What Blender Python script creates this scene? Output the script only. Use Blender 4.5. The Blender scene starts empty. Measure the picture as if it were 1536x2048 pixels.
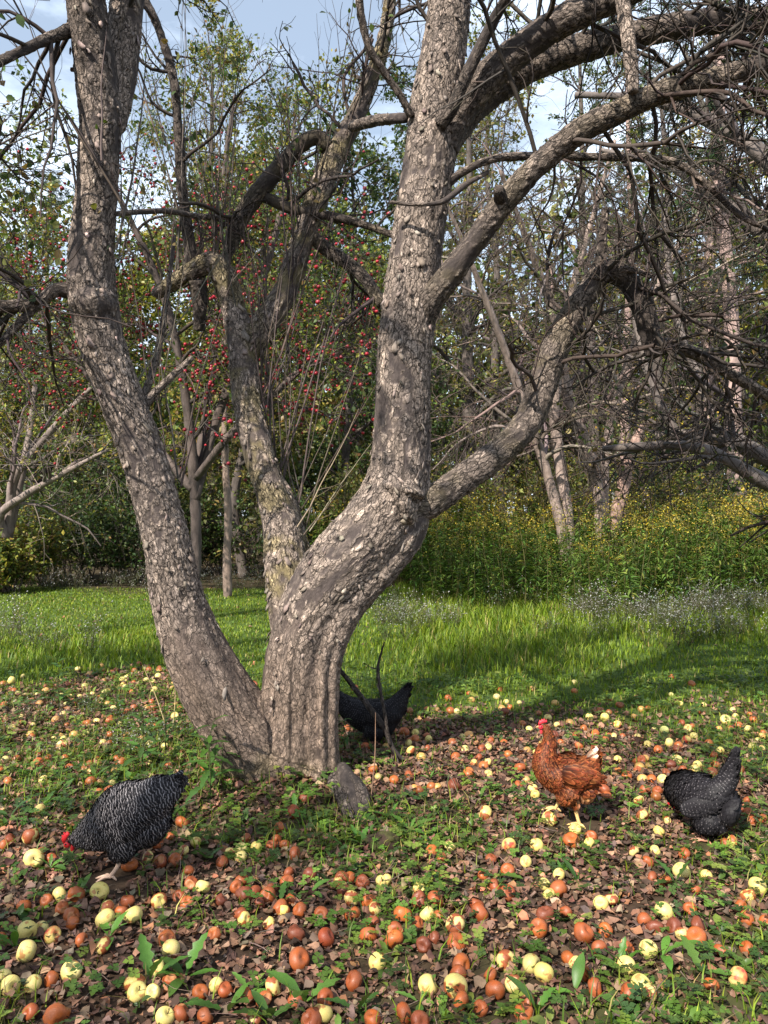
import bpy, math
import numpy as np
from mathutils import Vector, Matrix, kdtree

# ------------------------------------------------------------------ camera, sky, sun, exposure
scene = bpy.context.scene
COL = scene.collection
F = 1540.0          # focal length in pixels of the 1536 x 2048 photograph
H = 1.27            # camera height above the ground
cam_d = bpy.data.cameras.new('camera')
cam_d.sensor_fit = 'VERTICAL'; cam_d.sensor_height = 36.0; cam_d.lens = 36.0 * F / 2048.0
cam_d.clip_start = 0.05; cam_d.clip_end = 500.0
cam = bpy.data.objects.new('camera', cam_d); COL.objects.link(cam)
cam.location = (0, 0, H); cam.rotation_euler = (math.radians(90), 0, 0)
scene.camera = cam

SUN_TO = Vector((-0.42, -0.60, 0.68)).normalized()      # from the scene towards the sun
sun_el = math.asin(SUN_TO.z); sun_az = math.atan2(SUN_TO.x, SUN_TO.y)
world = bpy.data.worlds.new('World'); scene.world = world; world.use_nodes = True
wt = world.node_tree; wt.nodes.clear()
def wn(t, **k):
    n = wt.nodes.new(t)
    for a, b in k.items(): setattr(n, a, b)
    return n
w_out = wn('ShaderNodeOutputWorld'); w_bg = wn('ShaderNodeBackground'); w_bg.inputs['Strength'].default_value = 0.068
w_sky = wn('ShaderNodeTexSky', sky_type='NISHITA'); w_sky.sun_disc = False
w_sky.sun_elevation = sun_el; w_sky.sun_rotation = sun_az
w_sky.air_density = 1.3; w_sky.dust_density = 1.0
w_tc = wn('ShaderNodeTexCoord'); w_map = wn('ShaderNodeMapping'); w_map.inputs['Scale'].default_value = (1.6, 1.6, 4.2)
w_no = wn('ShaderNodeTexNoise'); w_no.inputs['Scale'].default_value = 1.7; w_no.inputs['Detail'].default_value = 7; w_no.inputs['Roughness'].default_value = 0.6
w_ramp = wn('ShaderNodeValToRGB'); w_ramp.color_ramp.elements[0].position = 0.40; w_ramp.color_ramp.elements[1].position = 0.62; w_ramp.color_ramp.elements[0].color = (.26, .26, .26, 1)
w_mix = wn('ShaderNodeMix', data_type='RGBA'); w_mix.inputs['B'].default_value = (9.5, 11.0, 13.0, 1)
L = wt.links.new
L(w_tc.outputs['Generated'], w_map.inputs['Vector']); L(w_map.outputs['Vector'], w_no.inputs['Vector'])
L(w_no.outputs['Fac'], w_ramp.inputs['Fac']); L(w_ramp.outputs['Color'], w_mix.inputs['Factor'])
L(w_sky.outputs['Color'], w_mix.inputs['A']); L(w_mix.outputs['Result'], w_bg.inputs['Color'])
L(w_bg.outputs['Background'], w_out.inputs['Surface'])

sun_d = bpy.data.lights.new('sun', 'SUN'); sun_d.energy = 5.0; sun_d.angle = math.radians(0.55); sun_d.color = (1.0, 0.93, 0.82)
sun = bpy.data.objects.new('sun', sun_d); COL.objects.link(sun)
sun.rotation_euler = (-SUN_TO).to_track_quat('-Z', 'Y').to_euler()
sun.location = SUN_TO * 30

vs = scene.view_settings
vs.view_transform = 'Standard'; vs.look = 'None'; vs.exposure = 1.1; vs.gamma = 1.0; vs.use_curve_mapping = False
cy = scene.cycles
cy.max_bounces = 6; cy.diffuse_bounces = 3; cy.glossy_bounces = 2; cy.transmission_bounces = 3; cy.transparent_max_bounces = 4
cy.use_denoising = True

# ------------------------------------------------------------------ helpers
def P(px, py, Y):
    """a pixel of the photograph at depth Y -> point in the scene"""
    return np.array(((px - 768) / F * Y, Y, H - (py - 1024) / F * Y))
def ground_y(py): return H * F / (py - 1024)
def gh(x, y):
    x = np.asarray(x, float); y = np.asarray(y, float)
    h = 0.012 * np.sin(x * 2.1 + 1.3) * np.sin(y * 1.7 + .4) + 0.02 * np.sin(x * .63 + .5) * np.cos(y * .51)
    h = h + 0.05 * np.exp(-(((x + .44) ** 2 + (y - 3.75) ** 2) / .22))
    return h
def G(px, py):
    """the ground point seen at a pixel"""
    Y = ground_y(py)
    for _ in range(4):
        z = float(gh((px - 768) / F * Y, Y)); Y = (H - z) * F / (py - 1024)
    return np.array(((px - 768) / F * Y, Y, float(gh((px - 768) / F * Y, Y))))

def hash01(ix, iy, iz, seed):
    h = (ix.astype(np.int64) * 374761393 + iy.astype(np.int64) * 668265263 + iz.astype(np.int64) * 2147483647 + seed * 974634137) & 0xFFFFFFFF
    h = ((h ^ (h >> 13)) * 1274126177) & 0xFFFFFFFF
    h = ((h ^ (h >> 16)) * 2246822519) & 0xFFFFFFFF
    return ((h ^ (h >> 15)) & 0xFFFFFF) / float(0xFFFFFF)
def vnoise(p, seed=0):
    p = np.asarray(p, float); i = np.floor(p).astype(np.int64); f = p - i; f = f * f * (3 - 2 * f)
    out = np.zeros(len(p))
    for dx in (0, 1):
        for dy in (0, 1):
            for dz in (0, 1):
                w = (f[:, 0] if dx else 1 - f[:, 0]) * (f[:, 1] if dy else 1 - f[:, 1]) * (f[:, 2] if dz else 1 - f[:, 2])
                out += w * hash01(i[:, 0] + dx, i[:, 1] + dy, i[:, 2] + dz, seed)
    return out
def fbm(p, seed=0, octv=4):
    s = 0; a = .5; p = np.asarray(p, float); t = 0
    for k in range(octv): s = s + a * vnoise(p * 2 ** k, seed + k * 17); t += a; a *= .55
    return s / t
def voronoi(p, seed=0):
    """F1, F2, random of the nearest cell, vector to its centre"""
    i = np.floor(p).astype(np.int64); n = len(p)
    f1 = np.full(n, 9.); f2 = np.full(n, 9.); rid = np.zeros(n); vec = np.zeros((n, 3))
    for dx in (-1, 0, 1):
        for dy in (-1, 0, 1):
            for dz in (-1, 0, 1):
                c = i + np.array((dx, dy, dz))
                r = [hash01(c[:, 0], c[:, 1], c[:, 2], seed + k) for k in range(4)]
                d3 = c + np.stack(r[:3], 1) - p; d = np.sqrt((d3 ** 2).sum(1))
                near = d < f1
                f2 = np.where(near, f1, np.minimum(f2, d)); rid = np.where(near, r[3], rid)
                vec = np.where(near[:, None], d3, vec); f1 = np.where(near, d, f1)
    return f1, f2, rid, vec
def sstep(a, b, x):
    t = np.clip((x - a) / (b - a), 0, 1); return t * t * (3 - 2 * t)

def tag(o, label=None, cat=None, group=None, kind=None):
    if label: o['label'] = label
    if cat: o['category'] = cat
    if group: o['group'] = group
    if kind: o['kind'] = kind
    return o
def empty(name, loc=(0, 0, 0), rz=0.0):
    o = bpy.data.objects.new(name, None); o.location = loc; o.rotation_euler = (0, 0, rz); o.empty_display_size = .1
    COL.objects.link(o); return o
def link(name, me, parent=None):
    o = bpy.data.objects.new(name, me); COL.objects.link(o)
    if parent is not None: o.parent = parent
    return o

class Geo:
    """collects vertices, faces (tris or quads), per-vertex colour and uv; builds one mesh"""
    def __init__(s): s.v = []; s.c = []; s.u = []; s.f3 = []; s.f4 = []; s.n = 0
    def add(s, v, f, col=(.5, .5, .5), uv=None):
        v = np.asarray(v, float).reshape(-1, 3); m = len(v)
        c = np.asarray(col, float)
        if c.ndim == 1: c = np.broadcast_to(c[:3], (m, 3))
        if c.shape[1] == 3: c = np.concatenate((c, np.ones((m, 1))), 1)
        s.v.append(v); s.c.append(c); uv = np.zeros((m, 3)) if uv is None else np.asarray(uv, float)
        s.u.append(uv if uv.shape[1] == 3 else np.concatenate((uv, np.zeros((m, 1))), 1))
        for ff in (f if isinstance(f, list) else [f]):
            ff = np.asarray(ff, np.int64)
            if ff.size: (s.f3 if ff.shape[1] == 3 else s.f4).append(ff + s.n)
        s.n += m; return s
    def mesh(s, name, mat, smooth=True):
        me = bpy.data.meshes.new(name)
        v = np.concatenate(s.v); c = np.concatenate(s.c); u = np.concatenate(s.u)
        f3 = np.concatenate(s.f3) if s.f3 else np.zeros((0, 3), np.int64)
        f4 = np.concatenate(s.f4) if s.f4 else np.zeros((0, 4), np.int64)
        idx = np.concatenate((f3.ravel(), f4.ravel())).astype(np.int32)
        ls = np.concatenate((np.arange(len(f3)) * 3, len(f3) * 3 + np.arange(len(f4)) * 4)).astype(np.int32)
        me.vertices.add(len(v)); me.vertices.foreach_set('co', v.ravel().astype(np.float32))
        me.loops.add(len(idx)); me.loops.foreach_set('vertex_index', idx)
        me.polygons.add(len(ls)); me.polygons.foreach_set('loop_start', ls)
        if smooth: me.polygons.foreach_set('use_smooth', np.ones(len(ls), bool))
        me.update(calc_edges=True)
        a = me.color_attributes.new('Col', 'FLOAT_COLOR', 'POINT')
        a.data.foreach_set('color', c.ravel().astype(np.float32))
        if np.abs(u).sum() > 0:
            b = me.attributes.new('fuv', 'FLOAT_VECTOR', 'POINT')
            b.data.foreach_set('vector', u.ravel().astype(np.float32))
        me.materials.append(mat)
        return me
    def obj(s, name, mat, parent=None, smooth=True): return link(name, s.mesh(name, mat, smooth), parent)

def catmull(pts, n):
    """pts (k,d) -> n samples along a Catmull-Rom spline, evenly spaced in the first three columns"""
    p = np.asarray(pts, float); k = len(p)
    q = np.concatenate((2 * p[:1] - p[1:2], p, 2 * p[-1:] - p[-2:-1]))
    t = np.linspace(0, k - 1 - 1e-9, max(n, 2) * 4); i = t.astype(int); f = (t - i)[:, None]
    a, b, c, d = q[i], q[i + 1], q[i + 2], q[i + 3]
    s = .5 * ((2 * b) + (-a + c) * f + (2 * a - 5 * b + 4 * c - d) * f ** 2 + (-a + 3 * b - 3 * c + d) * f ** 3)
    L_ = np.concatenate(([0], np.cumsum(np.linalg.norm(np.diff(s[:, :3], axis=0), axis=1))))
    u = np.linspace(0, L_[-1], n)
    return np.stack([np.interp(u, L_, s[:, j]) for j in range(s.shape[1])], 1)
def frames(p):
    """parallel-transported frames along a polyline"""
    t = np.gradient(p, axis=0); t /= np.linalg.norm(t, axis=1)[:, None] + 1e-12
    u = np.zeros_like(t); r = np.array((0, -1., 0)) if abs(t[0, 1]) < .9 else np.array((1., 0, 0))
    r = r - t[0] * (r @ t[0]); u[0] = r / np.linalg.norm(r)
    for i in range(1, len(p)):
        r = u[i - 1] - t[i] * (u[i - 1] @ t[i]); u[i] = r / np.linalg.norm(r)
    return t, u, np.cross(t, u)
def px_limb(pts):
    """(px, py, diameter px, depth) list -> (x, y, z, radius)"""
    return np.array([list(P(a, b, Y)) + [d / 2 / F * Y] for a, b, d, Y in pts])
def tubes(PP, R, k=3, cap=False):
    """PP (B,n,3), R (B,n) -> verts, quads of B thin tubes"""
    B, n, _ = PP.shape
    T = np.gradient(PP, axis=1); T /= np.linalg.norm(T, axis=2)[..., None] + 1e-12
    mean = T.mean(1); ref = np.where((np.abs(mean[:, 2:3]) > .75), np.array([[1., 0, 0]]), np.array([[0, 0, 1.]]))
    U = np.cross(T, ref[:, None, :]); U /= np.linalg.norm(U, axis=2)[..., None] + 1e-9
    V = np.cross(T, U)
    th = np.arange(k) / k * 2 * math.pi
    v = PP[:, :, None, :] + R[:, :, None, None] * (U[:, :, None, :] * np.cos(th)[None, None, :, None] + V[:, :, None, :] * np.sin(th)[None, None, :, None])
    b = (np.arange(B) * n * k)[:, None, None]; i = (np.arange(n - 1) * k)[None, :, None]; j = np.arange(k)[None, None, :]; j2 = (j + 1) % k
    q = np.stack((b + i + j, b + i + j2, b + i + k + j2, b + i + k + j), -1).reshape(-1, 4)
    return v.reshape(-1, 3), q
def inst(tv, tf, pos, M, col, tc=None, tu=None):
    """copies of a template: tv (m,3), tf faces, pos (N,3), M (N,3,3), col (N,3) -> verts, faces, colours"""
    N, m = len(pos), len(tv)
    v = np.einsum('nij,mj->nmi', M, tv) + pos[:, None, :]
    c = np.broadcast_to(np.asarray(col)[:, None, :], (N, m, 3))
    if tc is not None: c = c * tc[None]
    fs = []
    for f in (tf if isinstance(tf, list) else [tf]):
        f = np.asarray(f); fs.append((f[None] + (np.arange(N) * m)[:, None, None]).reshape(-1, f.shape[1]))
    return v.reshape(-1, 3), fs, np.ascontiguousarray(c).reshape(-1, 3)
def rotm(yaw, pitch, roll, sc=1.0):
    yaw, pitch, roll = np.broadcast_arrays(np.asarray(yaw, float), pitch, roll)
    cy_, sy = np.cos(yaw), np.sin(yaw); cp, sp = np.cos(pitch), np.sin(pitch); cr, sr = np.cos(roll), np.sin(roll)
    o, z = np.ones_like(yaw), np.zeros_like(yaw)
    def m(*a): return np.stack(a, -1).reshape(-1, 3, 3)
    M = m(cy_, -sy, z, sy, cy_, z, z, z, o) @ m(o, z, z, z, cp, -sp, z, sp, cp) @ m(cr, z, sr, z, o, z, -sr, z, cr)
    s = np.asarray(sc, float)
    if s.ndim == 0: return M * s
    if s.ndim == 1: return M * s[:, None, None]
    return M * s[:, None, :]
def frame_m(y, zhint):
    """matrices whose columns are x, y (given direction), z (close to zhint)"""
    y = y / (np.linalg.norm(y, axis=1)[:, None] + 1e-9)
    x = np.cross(y, zhint); x /= np.linalg.norm(x, axis=1)[:, None] + 1e-9
    z = np.cross(x, y)
    return np.stack((x, y, z), -1)
def unit(rng, n):
    v = rng.normal(size=(n, 3)); return v / np.linalg.norm(v, axis=1)[:, None]
def jitter(rng, n, base, sd=.18, hue=.06):
    c = np.asarray(base, float); c = c if c.ndim == 2 else np.broadcast_to(c, (n, 3))
    return np.clip(c * np.exp(rng.normal(0, sd, (n, 1))) * np.exp(rng.normal(0, hue, (n, 3))), .004, .9)
def pick(rng, n, palette, w=None):
    p = np.asarray(palette, float); w = None if w is None else np.asarray(w, float) / np.sum(w)
    return p[rng.choice(len(p), n, p=w)]

# leaf templates lie along +y, normal +z, unit length
LEAF2_V = np.array([(0, 0, 0), (.3, .45, .08), (0, 1, -.06), (-.3, .45, .08)], float); LEAF2_F = np.array([(0, 1, 2), (0, 2, 3)])
LEAF6_V = np.array([(0, 0, 0), (.25, .25, .07), (.3, .6, .07), (0, 1, -.1), (-.3, .6, .07), (-.25, .25, .07), (0, .5, 0)], float)
LEAF6_F = np.array([(0, 1, 6), (1, 2, 6), (2, 3, 6), (3, 4, 6), (4, 5, 6), (5, 0, 6)])
LANCE_V = np.array([(0, 0, 0), (.09, .4, .03), (0, 1, -.22), (-.09, .4, .03)], float)

# ------------------------------------------------------------------ materials
def material(name):
    m = bpy.data.materials.new(name); m.use_nodes = True
    nt = m.node_tree; nt.nodes.clear()
    def n(t, **k):
        nd = nt.nodes.new(t)
        for a, b in k.items(): setattr(nd, a, b)
        return nd
    return m, nt, n, nt.links.new
def noise(n, l, vec, scale, detail=4, rough=.6):
    t = n('ShaderNodeTexNoise'); t.inputs['Scale'].default_value = scale; t.inputs['Detail'].default_value = detail; t.inputs['Roughness'].default_value = rough
    if vec is not None: l(vec, t.inputs['Vector'])
    return t.outputs['Fac']
def ramp(n, l, fac, stops):
    r = n('ShaderNodeValToRGB'); e = r.color_ramp.elements
    while len(e) < len(stops): e.new(.5)
    for i, (p, c) in enumerate(stops):
        e[i].position = p; e[i].color = (c, c, c, 1) if not isinstance(c, tuple) else (*c, 1)
    l(fac, r.inputs['Fac']); return r.outputs['Color']
def mixc(n, l, fac, a, b, mode='MIX'):
    m = n('ShaderNodeMix', data_type='RGBA', blend_type=mode)
    for s, v in (('Factor', fac), ('A', a), ('B', b)):
        if hasattr(v, 'is_output'): l(v, m.inputs[s])
        elif isinstance(v, (int, float)): m.inputs[s].default_value = v if s == 'Factor' else (v, v, v, 1)
        else: m.inputs[s].default_value = (*v, 1)
    return m.outputs['Result']
def math_(n, l, op, a, b=None):
    m = n('ShaderNodeMath', operation=op)
    for i, v in enumerate((a, b)):
        if v is None: continue
        if hasattr(v, 'is_output'): l(v, m.inputs[i])
        else: m.inputs[i].default_value = v
    return m.outputs[0]
def bump(n, l, h, strength, dist):
    b = n('ShaderNodeBump'); b.inputs['Strength'].default_value = strength; b.inputs['Distance'].default_value = dist
    l(h, b.inputs['Height']); return b.outputs['Normal']
def col_attr(n): a = n('ShaderNodeAttribute'); a.attribute_name = 'Col'; return a.outputs['Color']

def bark_mat(name, scale=60., amount=.55, bmp=.5, dist=.004):
    m, nt, n, l = material(name); tc = n('ShaderNodeTexCoord').outputs['Object']
    out = n('ShaderNodeOutputMaterial'); b = n('ShaderNodeBsdfPrincipled'); b.inputs['Roughness'].default_value = .85; b.inputs['Specular IOR Level'].default_value = .25
    mp = n('ShaderNodeMapping'); mp.inputs['Scale'].default_value = (1, 1, .38); l(tc, mp.inputs['Vector'])
    f1 = noise(n, l, mp.outputs['Vector'], scale, 6, .7); f2 = noise(n, l, tc, scale * .15, 3)
    c = mixc(n, l, amount, col_attr(n), ramp(n, l, f1, [(.3, .35), (.5, .95), (.7, 1.6)]), 'MULTIPLY')
    c = mixc(n, l, .5, c, ramp(n, l, f2, [(.35, (.75, .72, .72)), (.65, (1.2, 1.16, 1.1))]), 'MULTIPLY')
    l(c, b.inputs['Base Color']); l(bump(n, l, f1, bmp, dist), b.inputs['Normal']); l(b.outputs[0], out.inputs[0]); return m
def plate_bark_mat(name):
    """flaking bark: fine plates and cracks laid along the stem (attribute fuv = offsets across, length along it)"""
    m, nt, n, l = material(name); out = n('ShaderNodeOutputMaterial'); b = n('ShaderNodeBsdfPrincipled'); b.inputs['Roughness'].default_value = .85; b.inputs['Specular IOR Level'].default_value = .2
    at = n('ShaderNodeAttribute'); at.attribute_name = 'fuv'; ca = n('ShaderNodeAttribute'); ca.attribute_name = 'Col'; mask = ca.outputs['Alpha']
    wob = n('ShaderNodeTexNoise'); wob.inputs['Scale'].default_value = 28; wob.inputs['Detail'].default_value = 4; l(at.outputs['Vector'], wob.inputs['Vector'])
    ad = n('ShaderNodeVectorMath', operation='MULTIPLY_ADD'); l(wob.outputs['Color'], ad.inputs[0]); ad.inputs[1].default_value = (.035, .035, .05); l(at.outputs['Vector'], ad.inputs[2])
    mp = n('ShaderNodeMapping'); mp.inputs['Scale'].default_value = (1, 1, .36); l(ad.outputs[0], mp.inputs['Vector']); v = mp.outputs['Vector']
    def vor(scale, feat):
        t = n('ShaderNodeTexVoronoi', feature=feat); t.inputs['Scale'].default_value = scale; l(v, t.inputs['Vector']); return t
    e1 = ramp(n, l, vor(48, 'DISTANCE_TO_EDGE').outputs['Distance'], [(0., 0.), (.10, 1.)]); e2 = ramp(n, l, vor(125, 'DISTANCE_TO_EDGE').outputs['Distance'], [(0., 0.), (.12, 1.)])
    s1 = n('ShaderNodeSeparateColor'); l(vor(48, 'F1').outputs['Color'], s1.inputs[0]); s2 = n('ShaderNodeSeparateColor'); l(vor(125, 'F1').outputs['Color'], s2.inputs[0])
    f1 = noise(n, l, v, 110, 6, .7); f0 = noise(n, l, v, 14, 3)
    tone = mixc(n, l, .6, ramp(n, l, s1.outputs[0], [(0, .42), (.6, 1.), (1, 1.5)]), ramp(n, l, s2.outputs[1], [(0, .55), (1, 1.45)]))
    crack = mixc(n, l, 1., ramp(n, l, e1, [(0, .10), (1, 1.)]), ramp(n, l, e2, [(0, .38), (1, 1.)]), 'MULTIPLY')
    pl = mixc(n, l, 1., tone, crack, 'MULTIPLY'); pl = mixc(n, l, mask, (.8, .8, .8), pl)
    c = mixc(n, l, 1., ca.outputs['Color'], pl, 'MULTIPLY')
    c = mixc(n, l, .75, c, ramp(n, l, f1, [(.3, .45), (.5, 1.), (.7, 1.6)]), 'MULTIPLY')
    c = mixc(n, l, .6, c, ramp(n, l, f0, [(.35, (.62, .60, .60)), (.65, (1.3, 1.24, 1.15))]), 'MULTIPLY')
    l(c, b.inputs['Base Color'])
    h = math_(n, l, 'ADD', math_(n, l, 'MULTIPLY', math_(n, l, 'ADD', math_(n, l, 'MULTIPLY', s1.outputs[0], e1), math_(n, l, 'MULTIPLY', e2, .35)), mask), math_(n, l, 'MULTIPLY', f1, .5))
    l(bump(n, l, h, .9, .007), b.inputs['Normal']); l(b.outputs[0], out.inputs[0]); return m
def leaf_mat(name, trans=.35, rough=.5, var=.25, scale=30., spec=.3):
    m, nt, n, l = material(name); tc = n('ShaderNodeTexCoord').outputs['Object']
    out = n('ShaderNodeOutputMaterial'); b = n('ShaderNodeBsdfPrincipled'); b.inputs['Roughness'].default_value = rough; b.inputs['Specular IOR Level'].default_value = spec
    c = mixc(n, l, var, col_attr(n), ramp(n, l, noise(n, l, tc, scale, 3), [(.3, .4), (.7, 1.6)]), 'MULTIPLY')
    l(c, b.inputs['Base Color'])
    if trans > 0:
        t = n('ShaderNodeBsdfTranslucent'); l(mixc(n, l, 1.0, c, (1.25, 1.2, .7), 'MULTIPLY'), t.inputs['Color'])
        mx = n('ShaderNodeMixShader'); mx.inputs[0].default_value = trans; l(b.outputs[0], mx.inputs[1]); l(t.outputs[0], mx.inputs[2]); l(mx.outputs[0], out.inputs[0])
    else: l(b.outputs[0], out.inputs[0])
    return m
def plain_mat(name, rough=.6, var=.25, scale=120., spec=.3, bmp=0.):
    m, nt, n, l = material(name); tc = n('ShaderNodeTexCoord').outputs['Object']
    out = n('ShaderNodeOutputMaterial'); b = n('ShaderNodeBsdfPrincipled'); b.inputs['Roughness'].default_value = rough; b.inputs['Specular IOR Level'].default_value = spec
    f = noise(n, l, tc, scale, 4)
    l(mixc(n, l, var, col_attr(n), ramp(n, l, f, [(.3, .4), (.7, 1.6)]), 'MULTIPLY'), b.inputs['Base Color'])
    if bmp: l(bump(n, l, f, bmp, .003), b.inputs['Normal'])
    l(b.outputs[0], out.inputs[0]); return m
M_BARK = bark_mat('apple_bark', 70., .6, .7, .006)
M_PLATE = plate_bark_mat('flaking_bark')
M_TWIG = bark_mat('twig_bark', 120., .4, .3, .002)
M_FARBARK = bark_mat('far_bark', 18., .6, .6, .02)
M_LEAF = leaf_mat('leaf', .35, .45)
M_GRASS = leaf_mat('grass_blade', .4, .5, .3, 4.)
M_WEED = leaf_mat('weed_leaf', .3, .42, .3, 40.)
M_LITTER = leaf_mat('dead_leaf', .12, .75, .45, 60., .2)
M_PETAL = leaf_mat('petal', .25, .6, .1, 40.)
# ------------------------------------------------------------------ the ground
def litter_amount(x, y):
    """1 where dead leaves and windfalls lie, 0 in the mown grass"""
    p = np.stack((np.asarray(x) * 1.1, np.asarray(y) * 1.1, np.zeros(np.shape(x))), 1)
    edge = 4.35 + 1.3 * np.exp(-((np.asarray(x) + 1.9) / 1.2) ** 2) + .25 * np.asarray(x).clip(0, 2)
    a = 1 - sstep(-.7, .7, np.asarray(y) - edge + 1.6 * (fbm(p, 5) - .5))
    return a
def green_patch(x, y):
    p = np.stack((np.asarray(x) * 1.6 + 3, np.asarray(y) * 1.6, np.zeros(np.shape(x)) + 7), 1)
    g = sstep(.50, .70, fbm(p, 9)) * .6
    g = np.maximum(g, .9 * np.exp(-(((np.asarray(x) + 1.3) / .8) ** 2 + ((np.asarray(y) - 3.9) / .7) ** 2)))       # weeds left of the trunk
    g = np.maximum(g, .8 * np.exp(-(((np.asarray(x) + .1) / .6) ** 2 + ((np.asarray(y) - 3.05) / .28) ** 2)))     # weeds before the trunk
    g = np.maximum(g, .75 * np.exp(-(((np.asarray(x) - 1.45) / .35) ** 2 + ((np.asarray(y) - 2.75) / .4) ** 2)))   # grass on the right
    g = np.maximum(g, .6 * np.exp(-(((np.asarray(x) - 1.0) / .25) ** 2 + ((np.asarray(y) - 1.95) / .1) ** 2)))
    return g
def make_ground():
    def axis(a, b, c0, c1, fine, coarse):
        mid = np.arange(c0, c1, fine)
        lo = c0 - np.cumsum(fine * 1.22 ** np.arange(1, 60)); lo = lo[lo > a][::-1]
        hi = c1 + np.cumsum(fine * 1.22 ** np.arange(1, 60)); hi = hi[hi < b]
        return np.concatenate(([a], lo, mid, hi, [b]))
    xs = axis(-150, 150, -4, 4, .05, 1); ys = axis(-60, 260, 1.2, 9, .05, 1)
    X, Y = np.meshgrid(xs, ys); nx, ny = len(xs), len(ys)
    x, y = X.ravel(), Y.ravel()
    p = np.stack((x * 14, y * 14, 0 * x), 1)
    near = np.exp(-np.maximum(0, np.abs(y - 4) - 5) * .5)
    z = gh(x, y) + near * .018 * (fbm(p, 3, 3) - .5)
    la = litter_amount(x, y) * (1 - .6 * green_patch(x, y))
    la = np.where((np.abs(x) > 30) | (y > 40), 0, la)
    far = sstep(12.2, 13.2, y + .6 * np.sin(x * 1.3))
    soil = np.array((.045, .029, .02)); turf = np.array((.055, .085, .018)); woods = np.array((.05, .038, .022))
    c = turf * (1 - la)[:, None] + soil * la[:, None]
    c = c * (1 - far)[:, None] + woods * far[:, None]
    i = np.arange(ny - 1)[:, None] * nx + np.arange(nx - 1)[None]
    f = np.stack((i, i + 1, i + nx + 1, i + nx), -1).reshape(-1, 4)
    m = plain_mat('soil', .95, .6, 22., .1, .6)
    g = Geo().add(np.stack((x, y, z), 1), f, c)
    return tag(g.obj('ground', m), 'grassy orchard ground strewn with dead leaves', kind='structure')
GROUND = make_ground()
# ------------------------------------------------------------------ bark, limbs and twigs
PALE = np.array((.35, .285, .245)); GREYBARK = np.array((.095, .077, .073)); DARKBARK = np.array((.045, .035, .03)); MOSS = np.array((.23, .19, .09))
def bark_fields(a, b, s, seed, size=.021, depth=.009, patch=.5):
    """a, b: offsets across the stem, s: length along it -> displacement, colour"""
    w = fbm(np.stack((a, b, s), 1) * 22, seed + 3, 2) - .5
    q = np.stack((a / size, b / size, s / (size * 2.5)), 1) + w[:, None] * np.array((2.6, 2.6, 2.0))
    f1, f2, rid, vec = voronoi(q, seed)
    edge = sstep(.0, .35, f2 - f1)
    big = fbm(np.stack((a * 7, b * 7, s * 3.2), 1), seed + 5, 3)
    flake = sstep(patch - .10, patch + .06, big + .25 * (rid - .5))          # 1: flaking plates, 0: smooth grey skin under them
    lift = .75 * rid + .35 * np.clip(.5 + vec[:, 2] * .8, 0, 1)              # lower edges stand off
    d = depth * (flake * (edge * (.35 + .65 * lift)) - .25) + .12 * depth * (1 - flake) * (edge - .5) 
    d = d + .009 * (fbm(np.stack((a * 16, b * 16, s * 6), 1), seed + 8, 3) - .5)
    c = (PALE * (.72 + .5 * rid)[:, None]) * flake[:, None] + (GREYBARK * (.8 + .4 * rid)[:, None]) * (1 - flake)[:, None]
    k = (1 - edge) * .35 * flake
    c = c * (1 - k)[:, None] + DARKBARK * k[:, None]
    return d, np.concatenate((c, (.12 + .88 * flake)[:, None]), 1), flake, rid
def loft(limb, sides, rings=None, spacing=.008, seed=1, depth=.006, size=.018, moss=0., dark=0., lumps=.06, patch=.5, cap=True):
    """a bark-covered limb from control points (x, y, z, r)"""
    limb = np.asarray(limb, float)
    length = np.linalg.norm(np.diff(limb[:, :3], axis=0), axis=1).sum()
    n = rings or int(max(6, min(420, length / spacing)))
    q = catmull(limb, n); p, r = q[:, :3], np.maximum(q[:, 3], .0008)
    t, u, v = frames(p); s = np.linspace(0, length, n)
    th = np.arange(sides) / sides * 2 * math.pi
    ct, st = np.cos(th), np.sin(th)
    A = (r[:, None] * ct).ravel(); B_ = (r[:, None] * st).ravel(); S = np.repeat(s, sides)
    N = (u[:, None, :] * ct[None, :, None] + v[:, None, :] * st[None, :, None]).reshape(-1, 3)
    base = np.repeat(p, sides, 0); R = np.repeat(r, sides)
    d, c, _, _ = bark_fields(A, B_, S, seed, size, depth, patch)
    big = (fbm(np.stack((A * 9, B_ * 9, S * 5), 1), seed + 40, 3) - .5) * 2
    uv = np.stack((A, B_, S + seed * 1.7), 1)
    vt = base + N * (R * (1 + lumps * big) + d)[:, None]
    c = tint(c, vt, S, seed, moss, dark)
    i = (np.arange(n - 1) * sides)[:, None]; j = np.arange(sides)[None]; j2 = (j + 1) % sides
    f = np.stack((i + j, i + j2, i + sides + j2, i + sides + j), -1).reshape(-1, 4)
    fs = [f]
    if cap:
        m = len(vt); vt = np.concatenate((vt, [p[0], p[-1] + t[-1] * r[-1] * .3])); c = np.concatenate((c, [c[0], np.append(DARKBARK * 1.3, .3)]))
        jj = np.arange(sides); fs.append(np.concatenate((np.stack((0 * jj + m, (jj + 1) % sides, jj), 1), np.stack((0 * jj + m + 1, (n - 1) * sides + jj, (n - 1) * sides + (jj + 1) % sides), 1))))
    if cap: uv = np.concatenate((uv, uv[:1], uv[-1:]))
    return vt, fs, c, uv
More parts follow.
